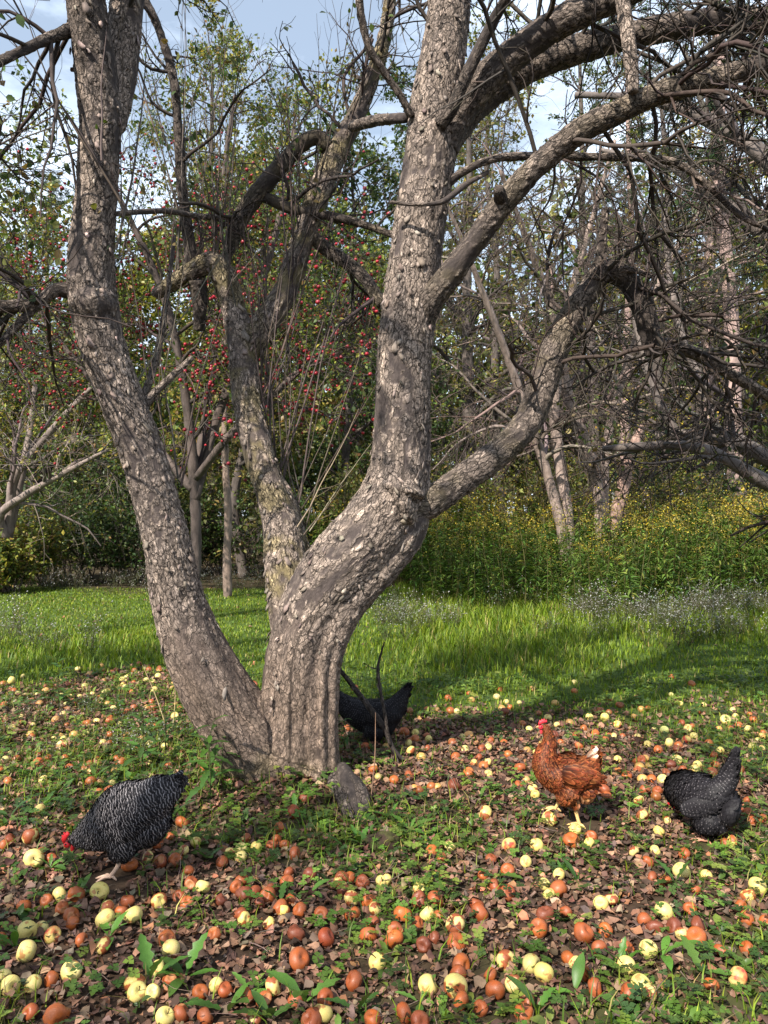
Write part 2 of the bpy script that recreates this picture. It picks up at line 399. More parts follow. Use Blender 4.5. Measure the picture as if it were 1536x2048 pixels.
def tint(c4, v, S, seed, moss, dark):
    c, al = c4[:, :3], c4[:, 3:]
    if np.any(np.asarray(moss) > 0):
        k = sstep(.40, .62, fbm(v * 9, seed + 21, 4)) * moss
        c = c * (1 - k)[:, None] + (MOSS * (.7 + .6 * vnoise(v * 90, seed)[:, None])) * k[:, None]
    if np.any(np.asarray(dark) > 0):
        k = np.broadcast_to(np.asarray(dark, float), (len(c),)) * (.7 + .3 * vnoise(v * 12, seed + 2))
        c = c * (1 - k)[:, None] + np.array((.030, .025, .023)) * k[:, None]
    return np.concatenate((c, al), 1)

def children(rng, PP, R, k, length, angle=(.5, 1.1), t0=.15, n=6, wig=.22, grav=0., rmul=.55, rmin=.0012, taper=.35, bias=(0, 0, 0)):
    """k side shoots on each polyline; returns their polylines and radii"""
    B, m, _ = PP.shape
    idx = np.repeat(np.arange(B), k); N = len(idx)
    if N == 0: return np.zeros((0, n, 3)), np.zeros((0, n))
    t = (t0 + (1 - t0) * rng.random(N) ** .9) * (m - 1) * .999; i = t.astype(int); f = (t - i)
    pos = PP[idx, i] * (1 - f)[:, None] + PP[idx, i + 1] * f[:, None]
    tan = PP[idx, i + 1] - PP[idx, i]; tan /= np.linalg.norm(tan, axis=1)[:, None] + 1e-9
    r0 = (R[idx, i] * (1 - f) + R[idx, i + 1] * f)
    perp = np.cross(tan, unit(rng, N)); perp /= np.linalg.norm(perp, axis=1)[:, None] + 1e-9
    a = rng.uniform(*angle, N)
    d = tan * np.cos(a)[:, None] + perp * np.sin(a)[:, None] + np.asarray(bias)
    d /= np.linalg.norm(d, axis=1)[:, None]
    Ln = length * rng.uniform(.45, 1.25, N) * (1.15 - .5 * t / m)
    return walk(rng, pos, d, Ln, np.maximum(np.minimum(r0 * rmul, r0 * .8), rmin), n, wig, grav, taper, rmin)
def walk(rng, pos, d, Ln, r0, n=6, wig=.22, grav=0., taper=.35, rmin=.001):
    N = len(pos); out = np.zeros((N, n, 3)); out[:, 0] = pos; d = d.copy()
    for q in range(1, n):
        d = d + rng.normal(0, wig, (N, 3)) + np.array((0, 0, 1.)) * np.asarray(grav).reshape(-1, 1) / n
        d /= np.linalg.norm(d, axis=1)[:, None]
        out[:, q] = out[:, q - 1] + d * (Ln / (n - 1))[:, None]
    r = np.maximum(r0[:, None] * np.linspace(1, taper, n)[None], rmin * .6)
    return out, r
def add_tubes(g, PP, R, k, rng, base, sd=.25):
    if len(PP) == 0: return
    v, f = tubes(PP, R, k)
    c = np.repeat(jitter(rng, len(PP), base, sd, .05), PP.shape[1] * k, 0)
    g.add(v, f, c)
def resample(limb, n): return catmull(limb, n)[None, :, :3], catmull(limb, n)[None, :, 3]
def along(rng, PP, per, spread, lo=0.):
    """points scattered round polylines, with outward directions"""
    B, m, _ = PP.shape; idx = np.repeat(np.arange(B), per); N = len(idx)
    t = (lo + (1 - lo) * rng.random(N)) * (m - 1) * .999; i = t.astype(int); f = (t - i)[:, None]
    p = PP[idx, i] * (1 - f) + PP[idx, i + 1] * f
    tan = PP[idx, i + 1] - PP[idx, i]; tan /= np.linalg.norm(tan, axis=1)[:, None] + 1e-9
    d = tan * .6 + unit(rng, N) * .9
    return p + unit(rng, N) * spread * rng.random((N, 1)), d / np.linalg.norm(d, axis=1)[:, None]
def add_leaves(g, rng, p, d, size, palette, w=None, tv=LEAF2_V, tf=LEAF2_F, up=.6, sd=.2, width=1.):
    N = len(p); z = unit(rng, N) * (1 - up) + np.array((0, 0, 1.)) * up
    s = size * rng.uniform(.6, 1.3, N)
    M = frame_m(d, z + 1e-3) * np.stack((s * width, s, s), 1)[:, None, :]
    v, f, c = inst(tv, tf, p, M, jitter(rng, N, pick(rng, N, palette, w), sd, .08))
    g.add(v, f, c)

# ------------------------------------------------------------------ the old apple tree
rng = np.random.default_rng(11)
TREE = empty('apple_tree', (-.44, 3.75, 0))
tag(TREE, 'old apple tree with flaking pale bark that forks into three stems above the windfalls', 'tree')
TI = Matrix.Translation((.44, -3.75, 0))
def under_tree(o):
    o.matrix_parent_inverse = TI; return o
LEFT = [(540, 1640, 120, 3.72), (512, 1510, 150, 3.7), (440, 1395, 138, 3.62), (390, 1300, 126, 3.58), (356, 1200, 107.88, 3.55), (337, 1100, 95.79, 3.52), (312, 1000, 91.14, 3.5), (283, 900, 89.28, 3.48),
        (243, 800, 89.28, 3.46), (208, 700, 91.14, 3.45), (186, 600, 96.72, 3.44), (183, 500, 91.14, 3.43), (192, 400, 81.84, 3.42), (198, 300, 81.84, 3.4), (204, 210, 87.42, 3.4)]
LEFT_A = [(202, 240, 84, 3.4), (190, 130, 84, 3.36), (172, 0, 80, 3.3), (150, -160, 72, 3.2), (110, -420, 60, 3.0)]
LEFT_B = [(215, 250, 72, 3.43), (240, 130, 72, 3.5), (256, 0, 68, 3.55), (280, -160, 60, 3.6), (330, -420, 50, 3.7)]
MAIN = [(572, 1640, 170, 3.75), (578, 1520, 142, 3.72), (588, 1400, 134, 3.7), (603, 1300, 140, 3.68), (636, 1205, 146, 3.66), (690, 1125, 152, 3.64), (752, 1055, 146, 3.62), (793, 975, 132, 3.62),
        (803, 890, 118, 3.62), (806, 780, 114, 3.62), (811, 690, 113, 3.62), (820, 600, 110, 3.62), (832, 500, 106, 3.62), (846, 400, 106, 3.62), (862, 300, 106, 3.62), (870, 200, 98, 3.62), (887, 100, 92, 3.63), (900, 0, 88, 3.65), (912, -140, 80, 3.66), (930, -400, 64, 3.7)]
FOLD = [(652, 1640, 96, 3.66), (645, 1500, 64, 3.62), (646, 1400, 60, 3.6), (655, 1300, 66, 3.6), (703, 1205, 68, 3.6), (776, 1125, 68, 3.6), (822, 1060, 64, 3.6), (836, 990, 52, 3.6), (838, 900, 44, 3.6)]
MID = [(590, 1300, 90, 3.78), (574, 1170, 90, 3.88), (564, 1060, 82, 3.98), (540, 980, 64, 4.02), (515, 900, 64, 4.06), (493, 800, 58, 4.1), (484, 700, 60, 4.15), (468, 620, 52, 4.2), (450, 560, 50, 4.2), (430, 525, 46, 4.2), (392, 535, 38, 4.2), (350, 562, 34, 4.2), (310, 590, 28, 4.25)]
MID2 = [(590, 1160, 80, 3.95), (585, 1070, 58, 4.02), (566, 1000, 52, 4.05), (545, 955, 40, 4.06)]
MIDR = [(486, 720, 52, 4.15), (525, 655, 56, 4.2), (572, 580, 52, 4.25), (605, 480, 48, 4.3), (640, 380, 48, 4.35), (678, 295, 46, 4.4), (713, 230, 40, 4.4), (745, 150, 34, 4.4), (772, 60, 30, 4.4), (785, -60, 26, 4.4)]
FLARES = [[(490, 1540, 80, 3.68), (462, 1590, 60, 3.62), (440, 1640, 50, 3.58)], [(560, 1540, 90, 3.68), (548, 1600, 76, 3.6), (540, 1660, 60, 3.56)], [(635, 1540, 70, 3.64), (640, 1600, 60, 3.56), (646, 1660, 44, 3.52)],
          [(470, 1540, 90, 3.85), (400, 1560, 50, 3.95), (340, 1575, 30, 4.0)], [(690, 1540, 70, 3.9), (740, 1560, 40, 4.0), (790, 1570, 24, 4.1)]]
def skeleton_tube(g, limb, sides=20):
    n = 50; q = catmull(limb, n); p, r = q[:, :3], q[:, 3]; t, u, v = frames(p); th = np.arange(sides) / sides * 2 * math.pi
    vt = (p[:, None] + r[:, None, None] * (u[:, None] * np.cos(th)[None, :, None] + v[:, None] * np.sin(th)[None, :, None])).reshape(-1, 3)
    i = (np.arange(n - 1) * sides)[:, None]; j = np.arange(sides)[None]; j2 = (j + 1) % sides
    f = np.stack((i + j, i + j2, i + sides + j2, i + sides + j), -1).reshape(-1, 4)
    m = len(vt); vt = np.concatenate((vt, [p[0], p[-1]])); jj = np.arange(sides)
    f3 = np.concatenate((np.stack((0 * jj + m, (jj + 1) % sides, jj), 1), np.stack((0 * jj + m + 1, (n - 1) * sides + jj, (n - 1) * sides + (jj + 1) % sides), 1)))
    g.add(vt, [f, f3])
def fused(geo, voxel, smooth=3, factor=.5):
    """closed pieces fused into one continuous skin: vertices, faces"""
    me = geo.mesh('fuse', M_BARK); o = link('fuse', me)
    r = o.modifiers.new('r', 'REMESH'); r.mode = 'VOXEL'; r.voxel_size = voxel
    s = o.modifiers.new('s', 'SMOOTH'); s.iterations = smooth; s.factor = factor
    dg = bpy.context.evaluated_depsgraph_get(); ev = o.evaluated_get(dg); em = ev.to_mesh()
    v = np.zeros(len(em.vertices) * 3, np.float32); em.vertices.foreach_get('co', v); v = v.reshape(-1, 3).astype(float)
    nn = np.zeros(len(em.vertices) * 3, np.float32); em.vertices.foreach_get('normal', nn); nn = nn.reshape(-1, 3).astype(float)
    li = np.zeros(len(em.loops), np.int32); em.loops.foreach_get('vertex_index', li); f = li.reshape(-1, 4).astype(np.int64)
    ev.to_mesh_clear(); bpy.data.objects.remove(o); bpy.data.meshes.remove(me)
    return v, nn, f
def make_trunk():
    g = Geo(); sk = []; kd_n = 0
    stems = [LEFT, LEFT_A, LEFT_B, MAIN, FOLD, MID, MID2, MIDR] + FLARES
    for st in stems: skeleton_tube(g, px_limb(st))
    # swelling under the branch collar and round a healed wound
    for (a, b, d, Y, a2, b2) in ((770, 1010, 120, 3.56, 835, 985), (800, 1000, 96, 3.52, 812, 960), (185, 660, 92, 3.40, 190, 560)):
        skeleton_tube(g, px_limb([(a, b, d * .4, Y), ((a + a2) / 2, (b + b2) / 2, d, Y), (a2, b2, d * .4, Y)]))
    v, nrm, f = fused(g, .0085, 4, .5); v = v - nrm * .003
    # along / across coordinates from the nearest stem
    recs = []
    for k, st in enumerate(stems):
        q = catmull(px_limb(st), 160); t, u, w = frames(q[:, :3])
        s = np.concatenate(([0], np.cumsum(np.linalg.norm(np.diff(q[:, :3], axis=0), axis=1)))) + 3.1 * k
        recs.append((q[:, :3], u, w, s, np.full(len(q), k), q[:, 3], t))
    SP, SU, SW, SS, SK, SR, ST = (np.concatenate([r[i] for r in recs]) for i in range(7))
    kd = kdtree.KDTree(len(SP))
    for i, p in enumerate(SP): kd.insert(p, i)
    kd.balance()
    near = np.array([kd.find(p)[1] for p in v])
    off = v - SP[near]; a = (off * SU[near]).sum(1); b = (off * SW[near]).sum(1); s = SS[near] + (off * ST[near]).sum(1); k = SK[near]
    # base: bark becomes finer and tighter near the ground
    hgt = v[:, 2]; low = 1 - sstep(.25, 1.0, hgt)
    d, c, flake, rid = bark_fields(a, b, s, 3, .026, .006, .42)
    d2, c2, _, _ = bark_fields(a, b, s, 13, .018, .003, .25)
    d = d * (1 - low) + d2 * low; c = c * (1 - low)[:, None] + (c2 * np.array((.80, .74, .70, .7))) * low[:, None]
    ridge = np.sin(np.arctan2(b, a) * 7 + 4 * fbm(np.stack((a, b, s * .4), 1) * 5, 4)) * .013 * low * sstep(-.1, .35, hgt)
    vv = v + nrm * (d + ridge)[:, None]
    mid = np.isin(k, (5, 6, 7)).astype(float) * .65
    wet = .85 * (1 - sstep(.03, .32, hgt + .2 * fbm(v * 7, 31)))
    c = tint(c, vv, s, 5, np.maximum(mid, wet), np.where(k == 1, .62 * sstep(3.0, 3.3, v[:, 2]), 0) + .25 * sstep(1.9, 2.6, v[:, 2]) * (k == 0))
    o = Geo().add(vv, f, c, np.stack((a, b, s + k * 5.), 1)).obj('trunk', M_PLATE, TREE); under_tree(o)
    return v, nrm, f, SP[near], s, flake
TV, TN, TF, TSP, TS, TFL = make_trunk()

def make_flakes():
    """loose bark plates standing off the stems"""
    r = np.random.default_rng(5)
    cand = np.where((TV[:, 2] > .35) & (TFL > .5) & (TV[:, 2] < 3.8))[0]
    N = 1000; i = r.choice(cand, N, replace=False)
    p, nn = TV[i], TN[i]
    up = np.array((0, 0, 1.)) - nn * nn[:, 2:3]; up = up / (np.linalg.norm(up, axis=1)[:, None] + 1e-9) + .35 * unit(r, N)
    up = up + .5 * unit(r, N); up -= nn * (up * nn).sum(1)[:, None]
    sc = r.uniform(.009, .020, N) * np.where(r.random(N) < .15, 1.5, 1)
    M = frame_m(-up, nn)
    tilt = r.uniform(.0, .16, N) + .35 * (r.random(N) < .12)
    y = M[:, :, 1] * np.cos(tilt)[:, None] + nn * np.sin(tilt)[:, None]
    M = frame_m(y, nn) * np.stack((sc * r.uniform(.6, 1.1, N), sc * r.uniform(1.1, 2.2, N), sc * .6), 1)[:, None, :]
    col = jitter(r, N, PALE * .5, .3, .03)
    tv = np.array([(-.35, -.1, -.1), (.4, -.05, -.1), (.55, .4, .06), (.3, .95, .16), (-.1, 1.05, .1), (-.5, .6, .1), (0, .45, .12),
                   (-.35, -.1, -.2), (.4, -.05, -.2), (.53, .4, -.04), (.3, .93, .06), (-.1, 1.03, .0), (-.5, .6, .0)])
    top = [(j, (j + 1) % 6, 6) for j in range(6)]
    sq = [(j, j + 7, (j + 1) % 6 + 7, (j + 1) % 6) for j in range(6)]
    tf = [np.array(top), np.array(sq)]
    pos = p + nn * .005
    vis = (nn[:, 1] < -.3) & (np.abs(p[:, 0] / p[:, 1]) < .5)
    order = np.argsort(-(sc * np.where(vis, 1, .2)))
    one, many = order[:220], order[220:]
    shapes = []
    for z in range(7):
        t2 = tv.copy(); jt = r.normal(0, .13, (6, 2)); t2[:6, :2] += jt; t2[7:, :2] += jt; t2[[3, 4, 10, 11], 2] += r.uniform(-.05, .25); shapes.append(t2)
    gm = Geo()
    for z in range(7):
        q = many[many % 7 == z]; gm.add(*inst(shapes[z], tf, pos[q], M[q], col[q]))
    o = gm.obj('bark_flakes', M_BARK, TREE, False); o['kind'] = 'stuff'; under_tree(o)
    for q in one:
        me = Geo().add(*inst(shapes[q % 7], tf, pos[q:q + 1] * 0, M[q:q + 1], col[q:q + 1])).mesh('bark_plate', M_BARK, False)
        o = link('bark_plate', me, TREE); under_tree(o); o.location = pos[q]
make_flakes()

LIMBS = {
 'A': [(880, 290, 80, 3.62), (915, 225, 72, 3.6), (960, 170, 68, 3.56), (1040, 100, 62, 3.5), (1130, 40, 58, 3.44), (1240, -10, 52, 3.4), (1420, -80, 44, 3.3), (1650, -150, 36, 3.1)],
 'B': [(870, 300, 80, 3.66), (920, 240, 66, 3.7), (985, 182, 58, 3.74), (1080, 125, 55, 3.78), (1200, 86, 52, 3.8), (1310, 60, 48, 3.82), (1430, 42, 48, 3.84), (1560, 45, 44, 3.85), (1750, 80, 36, 3.9)],
 'C': [(838, 640, 66, 3.6), (862, 600, 54, 3.55), (905, 545, 50, 3.5), (960, 470, 47, 3.45), (1010, 402, 47, 3.4), (1085, 322, 47, 3.35), (1160, 262, 47, 3.3), (1240, 222, 44, 3.28), (1330, 182, 43, 3.26), (1440, 155, 42, 3.24), (1560, 122, 40, 3.2), (1750, 90, 32, 3.1)],
 'D': [(820, 1020, 70, 3.6), (868, 1000, 62, 3.62), (930, 956, 58, 3.66), (1000, 903, 58, 3.7), (1060, 838, 58, 3.74), (1088, 760, 58, 3.76), (1112, 690, 54, 3.78), (1150, 620, 50, 3.8), (1196, 556, 40, 3.8)],
 'D_drop': [(1185, 568, 40, 3.8), (1215, 542, 42, 3.8), (1252, 558, 42, 3.8), (1282, 605, 46, 3.8), (1298, 660, 42, 3.8), (1303, 712, 24, 3.8)],
 'D_stub': [(1192, 560, 34, 3.78), (1202, 510, 22, 3.76), (1206, 460, 18, 3.74), (1211, 416, 15, 3.72)],
 'D_right': [(1296, 690, 26, 3.82), (1340, 690, 24, 3.9), (1400, 712, 24, 4.0), (1460, 748, 22, 4.1), (1560, 805, 20, 4.2)],
 'D_spur': [(1225, 545, 16, 3.78), (1262, 540, 13, 3.74), (1300, 553, 9, 3.7)],
 'C_knob': [(1003, 405, 26, 3.38), (999, 388, 25, 3.33), (996, 376, 18, 3.3)],
 'cross': [(890, 372, 16, 3.6), (925, 345, 16, 3.55), (985, 318, 15, 3.5), (1070, 312, 15, 3.55), (1180, 314, 15, 3.6), (1290, 316, 17, 3.6), (1360, 330, 15, 3.6), (1420, 375, 13, 3.6), (1480, 430, 12, 3.6), (1560, 470, 11, 3.6)],
 'cross_low': [(780, 404, 9, 3.45), (830, 409, 9, 3.42), (885, 403, 10, 3.44), (930, 370, 11, 3.5), (975, 345, 9, 3.55)],
 'dark_up': [(880, 250, 30, 3.5), (905, 215, 26, 3.46), (940, 135, 25, 3.42), (985, 45, 21, 3.38), (1025, -30, 18, 3.3), (1080, -160, 14, 3.2)],
 'top_dead': [(822, 232, 18, 3.55), (800, 190, 15, 3.5), (765, 140, 15, 3.45), (738, 95, 15, 3.4), (722, 30, 14, 3.35), (716, -40, 13, 3.3)],
 'bridge': [(815, 235, 20, 3.7), (760, 240, 20, 3.95), (705, 252, 22, 4.3)],
 'mid_dark': [(655, 295, 34, 4.38), (635, 275, 32, 4.36), (600, 290, 32, 4.34), (550, 345, 36, 4.32), (505, 400, 36, 4.3), (478, 445, 32, 4.3), (458, 500, 22, 4.3), (440, 560, 10, 4.3)],
 'mid_dark_right': [(530, 395, 24, 4.32), (590, 420, 22, 4.3), (660, 432, 18, 4.25), (730, 450, 16, 4.2), (800, 475, 12, 4.1)],
 'mid_right': [(622, 470, 26, 4.32), (655, 500, 28, 4.3), (700, 530, 26, 4.28), (735, 565, 26, 4.26), (765, 610, 24, 4.2)],
 'horizontal': [(225, 428, 10, 3.6), (330, 422, 11, 3.9), (390, 432, 11, 4.1), (470, 436, 10, 4.3)],
 'tall_sprout': [(385, 535, 26, 4.2), (374, 450, 22, 4.2), (364, 380, 19, 4.2), (357, 270, 18, 4.2), (347, 160, 18, 4.2), (318, 60, 17, 4.2), (285, -10, 15, 4.2), (240, -90, 12, 4.2)],
 'mid_left': [(395, 560, 36, 4.2), (400, 610, 30, 4.25), (398, 660, 22, 4.3)],
 'left_low': [(150, 585, 34, 3.44), (112, 580, 27, 3.4), (70, 608, 24, 3.36), (20, 612, 24, 3.3), (-60, 618, 20, 3.2)],
 'left_low_drop': [(75, 608, 18, 3.36), (45, 640, 15, 3.34), (15, 672, 14, 3.32), (-30, 720, 12, 3.3)],
 'left_high': [(160, 55, 30, 3.35), (110, 72, 22, 3.25), (55, 96, 20, 3.15), (-10, 128, 20, 3.05), (-90, 170, 16, 2.9)],
 'left_sprout': [(278, 810, 18, 3.5), (300, 760, 13, 3.6), (318, 690, 12, 3.65), (333, 600, 11, 3.7), (338, 560, 9, 3.7), (350, 470, 6, 3.75)],
 'left_spur': [(285, 815, 20, 3.48), (310, 785, 16, 3.5), (345, 752, 14, 3.52), (385, 715, 10, 3.55)],
 'over_camera': [(180, -60, 56, 3.25), (120, -300, 46, 2.9), (60, -800, 36, 2.3), (-50, -2000, 28, 1.6)],
 'over_right': [(1420, -80, 36, 3.3), (1560, -400, 28, 2.9), (1700, -1100, 20, 2.2)],
}
LP = {k: px_limb(v) for k, v in LIMBS.items()}
LP['over_camera'] = np.array([list(P(185, -60, 3.28)) + [.055], [-1.5, 2.7, 4.15, .046], [-1.5, 1.6, 4.5, .036], [-1.2, .4, 4.6, .024], [-.9, -.7, 4.5, .012]])
LP['over_left'] = np.array([list(P(172, -40, 3.3)) + [.05], [-2.0, 2.7, 4.6, .04], [-2.8, 2.0, 5.0, .03], [-3.3, 1.2, 5.1, .018], [-3.6, .5, 5.0, .01]])
LP['over_right'] = np.array([list(P(905, -60, 3.66)) + [.07], [.5, 3.0, 4.5, .05], [.7, 1.9, 4.9, .036], [.8, .8, 4.9, .024], [.9, -.3, 4.7, .012]])
for k, (nm, q) in enumerate(LP.items()):
    r0 = q[:, 3].max(); sides = 40 if r0 > .04 else 20 if r0 > .018 else 10
    moss = .35 if nm in ('D',) else .25 if nm in ('C',) else .4 if nm.startswith('mid') else 0.
    dark = .75 if nm in ('mid_dark', 'D_drop', 'dark_up', 'tall_sprout', 'mid_right', 'mid_dark_right', 'mid_left', 'left_high', 'C_knob') else .3 if r0 < .018 else .5 if nm in ('A', 'B', 'C') else .42 if nm == 'D' else .4
    lb = loft(q, sides, spacing=.007 if r0 > .04 else .012, seed=60 + k, depth=.007 if r0 > .04 else .004 if r0 > .018 else .0015, size=.016 if r0 > .03 else .010, moss=moss, dark=dark, lumps=.07 if r0 > .018 else .12, patch=.46)
    o = Geo().add(*lb).obj('limb', M_PLATE, TREE); under_tree(o)
ROOT_G = Geo()
for k, pts in enumerate(([(684, 1534, 22, 3.54), (690, 1548, 32, 3.46), (702, 1585, 36, 3.36), (716, 1625, 32, 3.24), (722, 1660, 20, 3.14)], [(672, 1560, 30, 3.5), (684, 1590, 34, 3.36), (694, 1625, 28, 3.22), (706, 1650, 18, 3.16)], [(690, 1550, 26, 3.44), (716, 1575, 30, 3.36), (728, 1612, 26, 3.26), (724, 1650, 16, 3.18)])):
    ROOT_G.add(*loft(px_limb(pts), 20, spacing=.006, seed=90 + k, depth=.004, size=.012, dark=.72, lumps=.4))
tag(under_tree(ROOT_G.obj('root', M_PLATE, TREE)), 'gnarled grey root standing clear of the ground beside the trunk')
# ------------------------------------------------------------------ twigs, water sprouts and the thinning leaves of the old apple tree
TW_DARK = (.045, .035, .030); TW_GREY = (.10, .08, .068); TW_LIGHT = (.20, .155, .115)
APPLE_GREEN = [(.050, .085, .022), (.075, .11, .025), (.11, .12, .03), (.035, .055, .02), (.12, .085, .03)]
def side_twigs(rng, g, limb, k, length, lo, k2, k3, base, grav=-.5, leaves=None, sides=3):
    PP, R = resample(limb, 24)
    a, ra = children(rng, PP, R, k, length, (.6, 1.4), lo, 9, .20, grav, .45, .003, .3, (0, 0, .1))
    ra = np.minimum(ra, .010)
    b, rb = children(rng, a, ra, k2, length * .55, (.5, 1.2), .12, 6, .26, grav, .6, .0016, .4)
    c, rc = children(rng, b, rb, k3, length * .22, (.5, 1.3), .1, 4, .28, 0, .7, .0011, .6)
    add_tubes(g, a, ra, 5, rng, base); add_tubes(g, b, rb, sides, rng, base); add_tubes(g, c, rc, sides, rng, base)
    return a, b, c
rng = np.random.default_rng(21)
g = Geo(); LEAFY = []
for nm, k, ln, lo, k2, k3 in (('A', 14, 1.0, .25, 7, 4), ('B', 22, 1.1, .25, 7, 4), ('C', 20, 1.0, .35, 7, 4), ('D', 8, .7, .3, 6, 3), ('D_drop', 6, .8, .3, 5, 3), ('D_right', 13, .9, .1, 7, 3), ('cross', 11, .8, .2, 6, 3),
                              ('dark_up', 5, .6, .3, 4, 2), ('mid_dark', 6, .6, .2, 4, 2), ('mid_dark_right', 7, .6, .1, 5, 3), ('mid_right', 5, .5, .2, 4, 2), ('left_low', 12, .9, .1, 6, 3), ('left_low_drop', 5, .5, .2, 4, 2),
                              ('left_high', 14, .9, .05, 6, 3), ('horizontal', 5, .5, .1, 4, 2), ('over_right', 14, .8, .15, 6, 3), ('over_camera', 14, .8, .15, 6, 3), ('over_left', 10, 1.1, .15, 7, 3), ('tall_sprout', 10, .6, .3, 4, 2)):
    t = side_twigs(rng, g, LP[nm], k, ln, lo, k2, k3, TW_DARK if nm not in ('cross',) else TW_GREY, -.6 if nm in ('A', 'B', 'C', 'D_right', 'cross', 'over_right') else -.1)
    LEAFY.append((nm, t))
for nm, st, k, ln, lo in (('LEFT_A', LEFT_A, 12, .8, .2), ('LEFT_B', LEFT_B, 12, .9, .25), ('MIDR', MIDR, 9, .7, .5), ('MAIN', MAIN, 8, .6, .72)):
    LEAFY.append((nm, side_twigs(rng, g, px_limb(st), k, ln, lo, 6, 3, TW_DARK, .1)))
o = g.obj('twigs', M_TWIG, TREE); o['kind'] = 'stuff'; under_tree(o)
# long straight water sprouts
g = Geo()
def sprouts(spots, n, length, spread, base, lean=(0, 0, 0), r=.0055):
    pos = np.array([spots[i] for i in rng.integers(0, len(spots), n)]) + rng.normal(0, .03, (n, 3))
    d = np.array((0, 0, 1.)) + np.asarray(lean) + rng.normal(0, 1, (n, 3)) * np.array((spread, spread * .6, .05)); d /= np.linalg.norm(d, axis=1)[:, None]
    a, ra = walk(rng, pos, d, length * rng.uniform(.5, 1.2, n), r * rng.uniform(.5, 1.2, n), 12, .045, .12, .22)
    add_tubes(g, a, ra, 5, rng, base, .3)
    b, rb = children(rng, a, ra, 4, length * .22, (.4, .9), .2, 6, .12, .25, .5, .0012, .4); add_tubes(g, b, rb, 3, rng, base, .3)
    return a, b
S1 = [P(560, 960, 4.16), P(600, 1040, 4.1), P(580, 1000, 4.14), P(540, 900, 4.18), P(610, 1080, 4.06), P(520, 820, 4.2)]
S2 = [P(430, 525, 4.2), P(395, 530, 4.2), P(460, 590, 4.18), P(360, 555, 4.2)]
S3 = [P(640, 380, 4.3), P(610, 470, 4.25), P(575, 560, 4.2), P(690, 270, 4.4)]
S4 = [P(285, 815, 3.5), P(262, 770, 3.5), P(345, 950, 3.55), P(240, 500, 3.45), P(232, 560, 3.45)]
sp = [sprouts(S1, 34, 1.6, .28, TW_GREY), sprouts(S2, 26, 1.5, .16, TW_GREY), sprouts(S3, 16, 1.2, .25, TW_DARK), sprouts(S4, 14, 1.1, .3, TW_GREY, (.25, 0, 0))]
pale = [sprouts([P(600, 1075, 3.9), P(620, 1060, 3.9)], 3, .6, .15, TW_LIGHT, (.7, 0, .2), .0045), sprouts([P(215, 330, 3.32), P(240, 400, 3.32)], 3, .9, .2, TW_GREY, (-.3, -.1, 0))]
o = g.obj('water_sprouts', M_TWIG, TREE); o['kind'] = 'stuff'; under_tree(o)
# leaves still on the twigs
g = Geo(); LP_, LD_ = [], []
for nm, (a, b, c) in LEAFY:
    per = {'LEFT_A': 2, 'LEFT_B': 3, 'left_high': 2, 'MIDR': 1, 'over_camera': 6, 'over_left': 3, 'over_right': 6, 'A': 1, 'B': 1, 'MAIN': 1, 'tall_sprout': 1, 'C': 0}.get(nm, 0)
    if per and len(c):
        keep = rng.random(len(c)) < (.75 if per > 1 else .3)
        p, d = along(rng, c[keep], per, .01, .3); LP_.append(p); LD_.append(d)
for a, b in (sp[1], sp[2]):
    p, d = along(rng, b[rng.random(len(b)) < .5], 2, .01, .4); LP_.append(p); LD_.append(d)
LPA, LDA = np.concatenate(LP_), np.concatenate(LD_); LDA[:, 2] -= .7 * rng.random(len(LDA)); LDA /= np.linalg.norm(LDA, axis=1)[:, None]
fx, fy = LPA[:, 0] / LPA[:, 1] * F + 768, 1024 - (LPA[:, 2] - H) / LPA[:, 1] * F
inview = (LPA[:, 1] > 1) & (fx > 0) & (fx < 1536) & (fy > 0) & (fy < 700)
one = np.where(inview)[0]; one = one[np.argsort(LPA[one, 1])][:240]; many = np.setdiff1d(np.arange(len(LPA)), one)
add_leaves(g, rng, LPA[many], LDA[many], .040, APPLE_GREEN, None, LEAF6_V, LEAF6_F, .3, width=1.05)
o = g.obj('leaves', M_LEAF, TREE); o['kind'] = 'stuff'; under_tree(o)
LEAFM = []
for k in range(10):
    lv = LEAF6_V.copy(); lv[:, 2] += .5 * (rng.random() - .5) * lv[:, 1] ** 2; lv[:, 0] *= 1.05
    LEAFM.append(Geo().add(lv, LEAF6_F, APPLE_GREEN[k % 5]).mesh('leaf', M_LEAF))
for q in one:
    o = link('leaf', LEAFM[int(rng.integers(10))], TREE); under_tree(o)
    Mx = frame_m(LDA[q:q + 1], unit(rng, 1))[0]
    o.matrix_basis = Matrix.Translation(LPA[q]) @ Matrix(Mx.tolist()).to_4x4() @ Matrix.Scale(float(.038 * rng.uniform(.7, 1.25)), 4)

